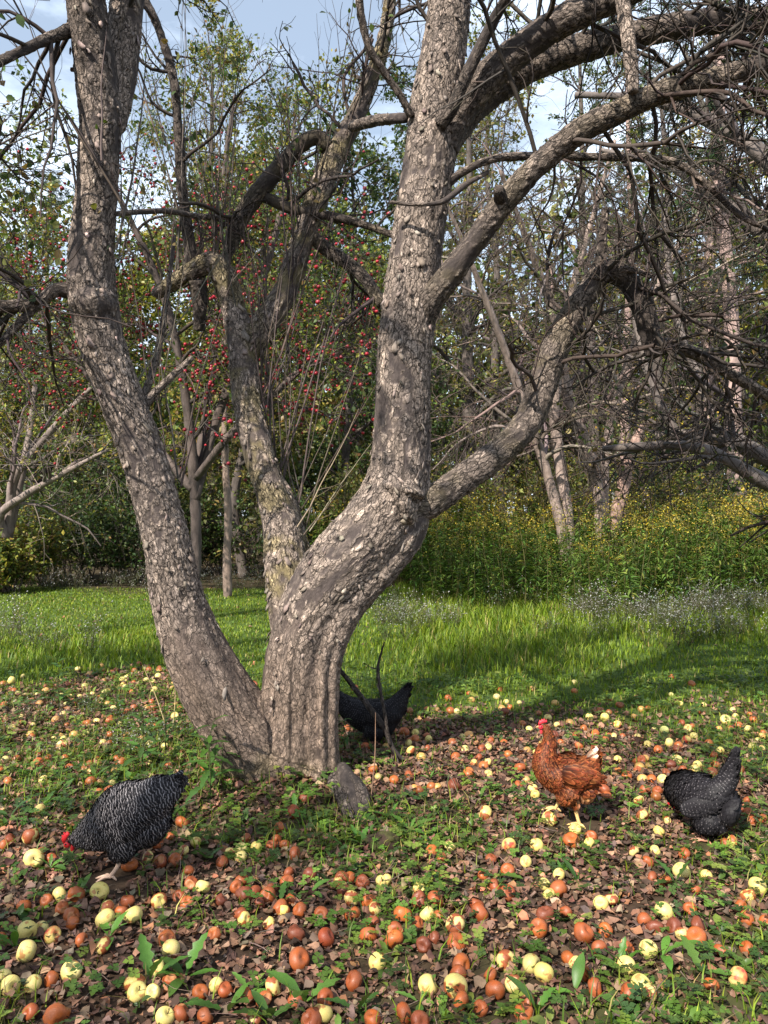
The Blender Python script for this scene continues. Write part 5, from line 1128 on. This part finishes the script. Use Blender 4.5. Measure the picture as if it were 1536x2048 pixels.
# ------------------------------------------------------------------ windfall apples
def apple_mat(name, kind):
    m, nt, n, l = material(name); out = n('ShaderNodeOutputMaterial'); b = n('ShaderNodeBsdfPrincipled'); b.inputs['Specular IOR Level'].default_value = .4
    oi = n('ShaderNodeObjectInfo').outputs['Random']; tcn = n('ShaderNodeTexCoord').outputs['Object']
    mp = n('ShaderNodeMapping'); l(tcn, mp.inputs['Vector']); cx = n('ShaderNodeCombineXYZ'); o10 = math_(n, l, 'MULTIPLY', oi, 7.3); l(o10, cx.inputs[0]); l(o10, cx.inputs[1]); l(cx.outputs[0], mp.inputs['Location'])
    v = mp.outputs['Vector']; big = noise(n, l, v, .8 if kind in ('half', 'blush') else 1.1, 2.0, .5); fine = noise(n, l, v, 5, 4, .65); dots = noise(n, l, v, 9, 1)
    yel = mixc(n, l, ramp(n, l, oi, [(0., 0.), (1., 1.)]), (.54, .42, .17), (.58, .44, .12)); yel = mixc(n, l, ramp(n, l, big, [(.35, 0.), (.7, 1.)]), yel, (.52, .45, .13))
    rot = mixc(n, l, ramp(n, l, oi, [(0., 0.), (1., 1.)]), (.20, .040, .012), (.36, .090, .016)); rot = mixc(n, l, ramp(n, l, big, [(.38, 0.), (.68, .8)]), rot, (.22, .07, .03))
    rot = mixc(n, l, ramp(n, l, fine, [(.58, 0.), (.8, .6)]), rot, (.13, .04, .018))
    if kind == 'yellow': c = mixc(n, l, ramp(n, l, big, [(.60, 0.), (.66, 1.)]), yel, (.38, .19, .06))
    elif kind == 'blush': c = mixc(n, l, ramp(n, l, big, [(.42, 0.), (.62, 1.)]), yel, (.52, .05, .03))
    elif kind == 'half': c = mixc(n, l, ramp(n, l, big, [(.46, 0.), (.51, 1.)]), yel, rot)
    elif kind == 'dark': c = mixc(n, l, .7, rot, (.10, .028, .018))
    elif kind == 'red': c = mixc(n, l, .55, rot, (.24, .03, .015))
    else: c = rot
    c = mixc(n, l, ramp(n, l, dots, [(.68, 0.), (.72, .4 if kind == 'yellow' else .12)]), c, (.07, .035, .015))
    at = n('ShaderNodeAttribute'); at.attribute_name = 'Col'; sc = n('ShaderNodeSeparateColor'); l(at.outputs['Color'], sc.inputs[0])
    c = mixc(n, l, sc.outputs[0], c, (.55, .36, .17) if kind in ('yellow', 'half', 'blush') else (.36, .15, .06))       # bitten flesh
    c = mixc(n, l, sc.outputs[1], c, (.05, .028, .015))                                                                # stalk
    l(c, b.inputs['Base Color']); l(ramp(n, l, fine, [(.3, .36), (.7, .65)]), b.inputs['Roughness'])
    l(bump(n, l, noise(n, l, v, 3.5, 4), .12 if kind in ('yellow', 'blush', 'half') else .22, .003), b.inputs['Normal']); l(b.outputs[0], out.inputs[0]); return m
AM = {k: apple_mat('windfall_' + k, k) for k in ('yellow', 'blush', 'half', 'rot', 'dark', 'red')}
def apple_shape(rng, kind):
    """radius about 1, stem end up; squashed, wrinkled or bitten as it lies"""
    seg, ring = 20, 15; th = np.linspace(.02, math.pi - .02, ring); ph = np.arange(seg) / seg * 2 * math.pi
    T_, P_ = np.meshgrid(th, ph, indexing='ij'); T_, P_ = T_.ravel(), P_.ravel()
    r = 1 + .05 * np.cos(5 * P_ + rng.random() * 6) * np.cos(T_) ** 2 * (T_ > 1.6) + .04 * np.cos(2 * P_ + rng.random() * 6)
    x = np.sin(T_) ** .92 * np.cos(P_) * r; y = np.sin(T_) ** .92 * np.sin(P_) * r
    z = np.cos(T_) * .90 - .38 * np.exp(-(T_ / .38) ** 2) + .26 * np.exp(-((math.pi - T_) / .32) ** 2)
    v = np.stack((x, y, z), 1); col = np.zeros((len(v), 3))
    if kind in ('rot', 'dark', 'red', 'half'):
        am = {'rot': .09, 'dark': .16, 'red': .03, 'half': .06}[kind]
        v *= (1 + am * 2 * (fbm(v * .9 + rng.random(3) * 50, 7, 3) - .5) * 2)[:, None]; v[:, 2] *= rng.uniform(.82, 1.0)
        fold = np.abs(fbm(v * 2.6 + rng.random(3) * 30, 3, 2) - .5); v *= (1 - {'rot': .09, 'dark': .14, 'red': .01, 'half': .05}[kind] * sstep(.05, 0, fold))[:, None]
    if rng.random() < (.30 if kind in ('yellow', 'half', 'rot') else .1):
        d = unit(rng, 1)[0]; d[2] = abs(d[2]); c = d * rng.uniform(.95, 1.2); R_ = rng.uniform(.45, .75); o = v - c; D = np.linalg.norm(o, axis=1); ins = D < R_
        v[ins] = v[ins] - c; v[ins] = c + (v[ins] / D[ins, None]) * R_ * -1 * .0 + v[ins] * (R_ / D[ins, None]) * .0 + v[ins]
        push = (R_ - D).clip(0); v[ins] -= d[None] * (push[ins] * 1.1)[:, None]; col[ins, 0] = 1
        v[ins] += rng.normal(0, .03, (ins.sum(), 3))
    i = (np.arange(ring - 1) * seg)[:, None]; j = np.arange(seg)[None]; j2 = (j + 1) % seg
    g = Geo().add(v, np.stack((i + j, i + seg + j, i + seg + j2, i + j2), -1).reshape(-1, 4), col)
    return g
rng = np.random.default_rng(61)
AP = {k: [apple_shape(rng, k).mesh('apple_' + k, AM[k]) for _ in range(c)] for k, c in (('yellow', 5), ('blush', 3), ('half', 6), ('rot', 8), ('dark', 4), ('red', 3))}
sg = Geo(); v, f = tubes(np.array([[(0, 0, .45), (.03, 0, .75), (.12, 0, 1.05), (.25, .03, 1.25)]]), np.array([[.06, .05, .05, .07]]), 5); sg.add(v, f, (0, 1, 0)); STALK = sg.mesh('stalk', AM['yellow'])
A1 = """730,692,60r 628,775,60r 678,752,40r 783,772,45y 735,808,40h 122,755,75h 135,848,80y 157,822,50r 205,845,45r 15,790,50r 40,765,50r 520,862,65r 640,850,60r 700,843,60r 590,838,55h 753,884,50r 767,930,60r 812,948,60y 888,845,55r 980,757,50h 1025,787,48y
962,828,52y 965,795,50y 1107,757,45r 1085,780,40r 1140,775,45r 1180,808,55r 1115,712,50r 1155,885,50r 1148,918,55r 1240,886,62d 1365,900,60r 1360,925,60h 1400,897,50r 1450,915,60r 1525,915,50y 305,985,70r 238,990,60y 185,1012,50r 95,1033,58r 248,1040,55r 285,1070,70r 290,1098,60r
425,1042,65h 420,1082,76y 487,1047,55r 533,1066,76y 398,975,75y 510,1008,60r 637,1007,66h 715,988,45r 748,1010,55r 965,918,60r 945,942,55r 975,972,75d 1015,962,65r 1070,975,70r 1085,955,50d 885,1000,50d 1040,1005,50d 960,1048,55r 975,1072,58h 1120,1020,65r 1198,1032,66r 1135,1040,50h
1285,1045,60r 1165,990,50r 1375,955,60d 1405,985,65h 1475,995,60r 1410,1045,66r 1500,1025,55h 1185,1125,70d 1305,1143,75e 1475,1130,75r 857,1135,62r 668,1155,72r 683,1198,76y 108,1135,82y 165,1125,50y 210,1150,68b 10,1165,50r 105,1215,88y 325,1165,55r 412,1190,70h 285,1293,85y 205,1320,65r
132,1343,70y 40,1350,80y 15,1320,50y 635,1280,70y 540,1335,85h 548,1372,80y 680,1320,55r 610,1375,60y 800,1365,65r 865,1342,62y 900,1355,60r 990,1380,60r 1055,1390,70r 1095,1343,85h 1195,1228,90r 1415,1315,80r 1510,1240,75y 1185,1400,55r 1300,1390,75r 1290,1455,85y 1245,1478,95r 1490,1470,75r
820,1465,75r 660,1470,78y 725,1450,75r 230,1455,105r 120,1455,55r 1015,1475,60h 1075,1095,45h 1490,1075,50r 45,130,35y 280,190,28y 405,200,28y 700,262,35y 775,250,30y 765,285,30h 265,220,28y 320,190,24y 370,180,24y 430,215,30h 490,145,26h 240,125,24y 150,185,22y 85,272,28y 60,215,22y 255,350,30y 500,150,24y 10,300,26r 440,285,36h 345,330,24y 585,125,24y 1015,140,34r"""
A2 = """10,910,50y 141,945,52y 265,780,50y 190,792,55r 230,822,48r 500,775,60b 610,777,58y 430,825,48r 495,872,60r 568,842,50y 445,935,60r 495,962,66r 398,895,38r 370,1007,60r 697,950,78r 700,895,50y 660,978,38y 642,938,36y 867,1015,62y 910,1000,60h 75,1043,75r 140,985,70d 205,985,75r 172,1048,62y 135,1080,55r
222,1055,50r 285,1090,85h 290,1160,82r 40,1145,80r 45,1110,70r 160,1170,70d 200,1145,55d 645,1045,68d 728,1045,55r 620,1105,78r 800,1130,85r 860,1190,62r 885,1120,60r 1072,915,52r 1055,850,50r 1125,930,55r 1245,970,55r 1120,1053,75y 1225,1043,52r 1250,1155,80r 1255,1110,70d 1085,1115,65d 1160,1115,70d 1190,1150,45h
1058,1203,75y 975,1200,48r 1290,917,45y 1495,962,72y 1455,1000,62h 1450,1085,65r 1430,1040,55r 1530,1105,50r 1350,1215,62r 1450,1205,60r 968,1270,80y 1415,1325,80b 1030,1350,85y 1060,1385,60h 845,1353,78r 975,1375,75r 590,1255,80y 640,1292,85y 490,1240,85h 425,1295,65r 308,1250,85r 297,1288,75r 285,1345,100h 175,1340,88y
308,1400,75r 445,1358,80r 515,1335,75h 740,1235,68r 765,1255,60h 793,1290,70r 570,1405,75r 560,1450,80r 385,1435,55r 80,1450,80r 145,1485,85r 1310,1350,60r 1043,557,50r 1095,558,42r 1020,600,45h 1035,665,55h 1115,515,48y 1255,450,40y 1245,470,45y 1195,468,40r 1015,470,32r 1010,435,35r 880,555,55r
605,577,40y 595,555,45h 540,535,35r 418,498,30y 415,450,34h 360,455,30h 325,400,34y 417,390,32y 380,430,35r 172,402,28r 178,362,32y 98,383,28y 125,337,32y 765,717,50y 828,742,50r 1137,690,45h 1100,730,48y 1085,810,45y 1000,812,45h 1200,820,50r 1420,645,45r 1460,655,45r 1470,690,45r 1510,680,45r 1395,775,48h 1365,785,35r
1455,600,40r 1210,345,40b 1140,355,40y 1510,385,32y 1455,305,35y 1395,225,28y 1405,248,26y 1215,298,35y 1340,297,28h 1015,325,30y 918,333,32y 822,255,32y 655,262,34y 768,328,32r 692,283,28y 1148,165,24y 1185,200,22y 1280,205,24y 1240,328,34y 1345,390,36y 1320,405,30r 935,430,26y 955,325,28r 1055,362,30y 780,372,36r 610,405,34y 1175,380,40d 1130,480,34r"""
KN = dict(r='rot', y='yellow', h='half', d='dark', b='blush', e='red')
spec = []
for txt, ox in ((A1, 0), (A2, 768)):
    for it in txt.split():
        a, b, c = it.split(','); d = float(c[:-1]) / 2; px, py = ox + float(a) / 2, 1300 + float(b) / 2
        Yd = F * H / ((py - 1024) + .36 * d); r_ = .95 * d / 2 / F * Yd
        spec.append(((px - 768) / F * Yd, Yd, min(max(r_, .020), .042), KN[c[-1]]))
HENS_XY = np.array([G(233, 1745)[:2], G(1152, 1640)[:2], G(1411, 1670)[:2], G(762, 1480)[:2]])
def free(x, y, d):
    if ((x + .44) / .38) ** 2 + ((y - 3.70) / .32) ** 2 < 1: return False
    if (np.hypot(HENS_XY[:, 0] - x, HENS_XY[:, 1] - y) < .10).any(): return False
    return all((x - a) ** 2 + (y - b) ** 2 > (d + c) ** 2 * .8 for a, b, c, _ in spec)
extra = []
while len(spec) < 330:
    x, y = rand_xy(rng, 1, 1.95, 4.9, 0, 1536, margin=0); x, y = float(x[0]), float(y[0]); r_ = float(rng.uniform(.02, .032))
    if rng.random() < litter_amount([x], [y])[0] * (1 - .6 * green_patch([x], [y])[0]) and free(x, y, r_): spec.append((x, y, r_, str(rng.choice(['rot', 'half', 'yellow', 'dark'], p=[.5, .2, .18, .12]))))
spec.sort(key=lambda s: -s[2] / s[1])
one, more = spec[:300], spec[300:]
while len(more) < 330:
    x, y = rand_xy(rng, 1, 3.4, 6.3, -60, 1600, margin=0); x, y = float(x[0]), float(y[0]); r_ = float(rng.uniform(.018, .03))
    if rng.random() < litter_amount([x], [y - .5])[0] and free(x, y, r_): more.append((x, y, r_, str(rng.choice(['rot', 'half', 'yellow'], p=[.6, .2, .2]))))
LOOK = dict(rot='rotten orange apple', yellow='pale yellow apple', half='half brown yellow apple', dark='dark shrivelled apple', blush='red blushed apple', red='smooth dark red apple')
b_ = H * F
LM_ = [('the pecking barred hen', HENS_XY[0]), ('the brown hen', HENS_XY[1]), ('the speckled hen', HENS_XY[2]), ('the half hidden hen', HENS_XY[3]), ('the foot of the trunk', np.array((-.42, 3.4))), ('the grey root', G(712, 1630)[:2]), ('the mossy lump', G(765, 1690)[:2]),
       ('the bottom left corner', G(0, 2040)[:2]), ('the bottom right corner', G(1536, 2040)[:2]), ('the bottom centre edge', G(768, 2040)[:2]), ('the left edge', G(0, 1440)[:2]), ('the right edge', G(1536, 1450)[:2]), ('the fallen branch', G(850, 1530)[:2]),
       ('the tall bottom dandelion', G(610, 2000)[:2]), ('the lone dandelion', G(990, 1770)[:2])]
ORD = ['nearest', 'second nearest', 'third nearest', 'fourth nearest', 'fifth nearest', 'sixth nearest', 'seventh nearest', 'eighth nearest', 'ninth nearest', 'tenth nearest'] + ['%dth nearest' % k for k in range(11, 40)]
def labels_for(pts, looks):
    """tell every one apart: look, nearest landmark, side of it, rank of distance"""
    cells = {}
    for i, ((x, y), lk) in enumerate(zip(pts, looks)):
        dist = [math.hypot(x - q[0], y - q[1]) for _, q in LM_]; k = int(np.argmin(dist)); dx, dy = x - LM_[k][1][0], y - LM_[k][1][1]
        name = LM_[k][0]
        if 'corner' in name or 'edge' in name: side = 'by'
        else: side = ('right of' if dx > 0 else 'left of') if abs(dx) > abs(dy) else ('behind' if dy > 0 else 'in front of')
        cells.setdefault((lk, name, side), []).append((dist[k], i))
    out = [None] * len(pts)
    for (lk, name, side), lst in cells.items():
        lst.sort()
        for z, (_, i) in enumerate(lst): out[i] = ('%s %s %s' % (lk, side, name)) if len(lst) == 1 else ('%s %s %s, %s one' % (lk, side, name, ORD[z]))
    return out
labs = labels_for([(a, b) for a, b, _, _ in one], [LOOK[k] for *_, k in one])
for z, ((x, y, r_, k), lab) in enumerate(zip(one, labs)):
    o = link('apple', AP[k][int(rng.integers(len(AP[k])))]); tag(o, lab, 'apple', 'windfall apples lying under the tree')
    sc = r_ / .97; o.scale = (sc, sc, sc); o.location = (x, y, float(gh(x, y)) + r_ * (.80 if k in ('yellow', 'blush', 'half', 'red') else .66)); o.rotation_euler = (rng.uniform(-1.3, 1.3), rng.uniform(-1.3, 1.3), rng.uniform(0, 6.28))
    if z < 60 and k in ('yellow', 'blush', 'half'): link('stalk', STALK, o)
# the far small windfalls
fm, nt, n, l = material('far_windfalls'); out = n('ShaderNodeOutputMaterial'); b = n('ShaderNodeBsdfPrincipled'); b.inputs['Roughness'].default_value = .45
l(mixc(n, l, .5, col_attr(n), ramp(n, l, noise(n, l, n('ShaderNodeTexCoord').outputs['Object'], 60, 3), [(.35, .6), (.65, 1.35)]), 'MULTIPLY'), b.inputs['Base Color']); l(b.outputs[0], out.inputs[0])
g = Geo(); tm = Geo(); ellipsoid(tm, (0, 0, 0), (1, 1, .88), 0, 10, 7); tv, tf = tm.v[0], tm.f4[0]
mp = np.array([(x, y, float(gh(x, y)) + r_ * .4) for x, y, r_, _ in more]); cols = np.array([{'rot': (.29, .08, .02), 'half': (.42, .24, .07), 'yellow': (.54, .43, .15), 'dark': (.15, .05, .02), 'blush': (.5, .2, .08), 'red': (.24, .04, .02)}[k] for *_, k in more])
g.add(*inst(tv, tf, mp, rotm(rng.uniform(0, 6, len(more)), rng.normal(0, .5, len(more)), rng.normal(0, .5, len(more)), np.array([r_ for _, _, r_, _ in more])), jitter(rng, len(more), cols, .15, .05)))
tag(g.obj('far_windfalls', fm), 'small windfall apples scattered at the edge of the grass', kind='stuff')

# ------------------------------------------------------------------ dandelions and taller weeds, one by one
def broad_leaf(rng, L_=1., w=.16, lobed=True):
    n = 11; v = []; bend = rng.uniform(.1, .55)
    for j in range(n):
        t = j / (n - 1); ww = w * (math.sin(math.pi * t ** 1.35) ** .8 if 0 < t < 1 else .03) * (1 if not lobed else (1.2 if j % 2 else .7))
        for s in (-1, 0, 1): v.append((s * ww, t, -bend * t * t + (.35 * ww if s else 0) + rng.normal(0, .008)))
    f = [(j * 3 + i, j * 3 + i + 1, j * 3 + i + 4, j * 3 + i + 3) for j in range(n - 1) for i in range(2)]
    return np.array(v), np.array(f)
LEAVES = []
for pal in ((.06, .13, .022), (.085, .17, .03), (.045, .095, .02)):
    LEAVES.append([])
    for k in range(5):
        v, f = broad_leaf(rng, 1, rng.uniform(.12, .17), k % 3 != 0); LEAVES[-1].append(Geo().add(v, f, jitter(rng, 1, pal, .12)[0]).mesh('leaf', M_WEED))
dand = [(500, 1990, .12), (610, 2010, .20), (300, 1965, .17), (370, 1960, .13), (455, 2030, .15), (540, 2045, .14), (715, 2030, .14), (1325, 1915, .12), (1400, 1950, .13), (1150, 1990, .11), (1240, 1940, .11), (1350, 1770, .13), (990, 1760, .12), (1155, 1770, .10), (1125, 1750, .09), (1180, 1700, .08), (820, 1665, .12), (860, 1680, .10), (720, 1690, .12), (780, 1640, .12), (690, 1700, .11), (530, 1740, .12), (415, 1720, .13), (345, 1640, .13), (160, 1790, .11), (20, 1640, .13), (85, 1620, .12), (120, 1590, .11), (260, 1570, .12), (30, 1900, .11), (470, 1600, .10), (590, 1625, .09), (640, 1650, .10), (910, 1620, .09), (960, 1600, .08), (60, 1560, .12), (190, 1560, .10), (300, 1600, .11), (860, 1560, .08), (1330, 1640, .08), (1500, 1700, .09), (1440, 1600, .09), (560, 1810, .10), (620, 1790, .10), (740, 1700, .1), (1075, 2030, .12), (840, 2010, .10), (220, 1880, .10), (100, 1740, .1)]
xy = [G(a, b)[:2] for a, b, _ in dand]; labs = labels_for(xy, ['dandelion clump'] * len(xy))
for (a, b, s), lab in zip(dand, labs):
    p = G(a, b); root = empty('dandelion', tuple(p), float(rng.uniform(0, 6))); tag(root, 'green leafy ' + lab, 'weed', 'dandelions growing among the windfalls')
    n = int(rng.integers(3, 6)); pal = int(rng.integers(3))
    for q in range(n):
        o = link('leaf', LEAVES[pal][int(rng.integers(5))], root); sc = s * rng.uniform(.5, .9); o.scale = (sc, sc, sc); o.rotation_euler = (rng.uniform(.25, 1.25), 0, q * 6.28 / n + rng.uniform(-.4, .4)); o.location = (0, 0, .004)
tall = [(118, 1420, .34, 'tall leafy weed at the left edge of the lit leaves'), (285, 1540, .30, 'tall narrow leaved weed behind the barred hen'), (420, 1600, .34, 'leafy sapling at the left foot of the trunk'), (440, 1570, .26, 'smaller leafy sapling against the left foot of the trunk'), (330, 1500, .24, 'leafy weed between the barred hen and the leaning stem'), (235, 1440, .2, 'short leafy weed in the lit patch left of the leaning stem'), (690, 1500, .16, 'dark leafy weed under the half hidden black hen')]
for a, b, h, lab in tall:
    p = G(a, b); root = empty('leafy_weed', tuple(p)); tag(root, lab, 'weed', 'tall weeds round the trunk')
    st = np.array([[[rng.normal(0, .02) * t * 3 * h, rng.normal(0, .02) * h, h * t] for t in np.linspace(0, 1, 5)]]); v, f = tubes(st, np.linspace(.004, .0015, 5)[None], 5); Geo().add(v, f, (.09, .11, .04)).obj('stem', M_WEED, root)
    for q in range(16):
        t = .15 + .85 * q / 15; o = link('leaf', LEAVES[2 if q % 3 else 0][int(rng.integers(5))], root); sc = h * .42 * (1.1 - .55 * t); o.scale = (sc, sc, sc); o.rotation_euler = (rng.uniform(.1, .7), 0, q * 2.4 + rng.normal(0, .2)); o.location = [float(np.interp(t, np.linspace(0, 1, 5), st[0, :, j])) for j in range(3)]
# dry stalks
g = Geo()
for z, (a, b, a2, b2, lab) in enumerate(((741, 1605, 751, 1425, 'thin reddish dry stalk standing in front of the fallen branch'), (333, 1455, 285, 1330, 'dry straw stalk left of the leaning stem, bent left'), (345, 1460, 350, 1345, 'dry straw stalk left of the leaning stem, upright'))):
    p = G(a, b); q = P(a2, b2, p[1]); pts = np.array([list(p) + [.003], list((p + q) / 2 + np.array((.008, 0, .0))) + [.0026], list(q) + [.001]]); v, f = tubes(catmull(pts, 8)[None, :, :3], catmull(pts, 8)[None, :, 3], 6)
    tag(Geo().add(v, f, (.25, .15, .10) if z == 0 else (.42, .33, .17)).obj('dry_stalk', M_TWIG), lab, 'stalk')
# mossy lump of wood
g = Geo(); ellipsoid(g, (0, 0, 0), (.085, .06, .05), 0, 28, 20); v = g.v[0]; dn = fbm(v * 28, 3, 4); v2 = v * .8 * (1 + 1.3 * (dn - .5))[:, None]; p = G(765, 1692)
o = Geo().add(v2, g.f4[0], np.where((dn > .52)[:, None], (.04, .04, .012), (.03, .018, .012))).obj('mossy_lump', M_TWIG); o.location = tuple(p + np.array((0, 0, .012))); tag(o, 'low mossy brown lump of rotten wood in front of the grey root', 'rotten wood')

# fallen twigs in the litter
r = np.random.default_rng(63); x, y = rand_xy(r, 1500, 1.7, 6.2); k = r.random(len(x)) < litter_amount(x, y); x, y = x[k], y[k]; n = len(x); a = r.uniform(0, 6.28, n)
d = np.stack((np.cos(a), np.sin(a), r.normal(0, .12, n)), 1); A, ra = walk(r, np.stack((x, y, gh(x, y) + .012), 1), d, r.uniform(.03, .16, n), r.uniform(.0008, .0022, n), 4, .2, 0, .5)
g = Geo(); add_tubes(g, A, ra, 3, r, (.14, .10, .08), .4); tag(g.obj('twig_litter', M_TWIG), 'small dry twigs lying among the dead leaves', kind='stuff')
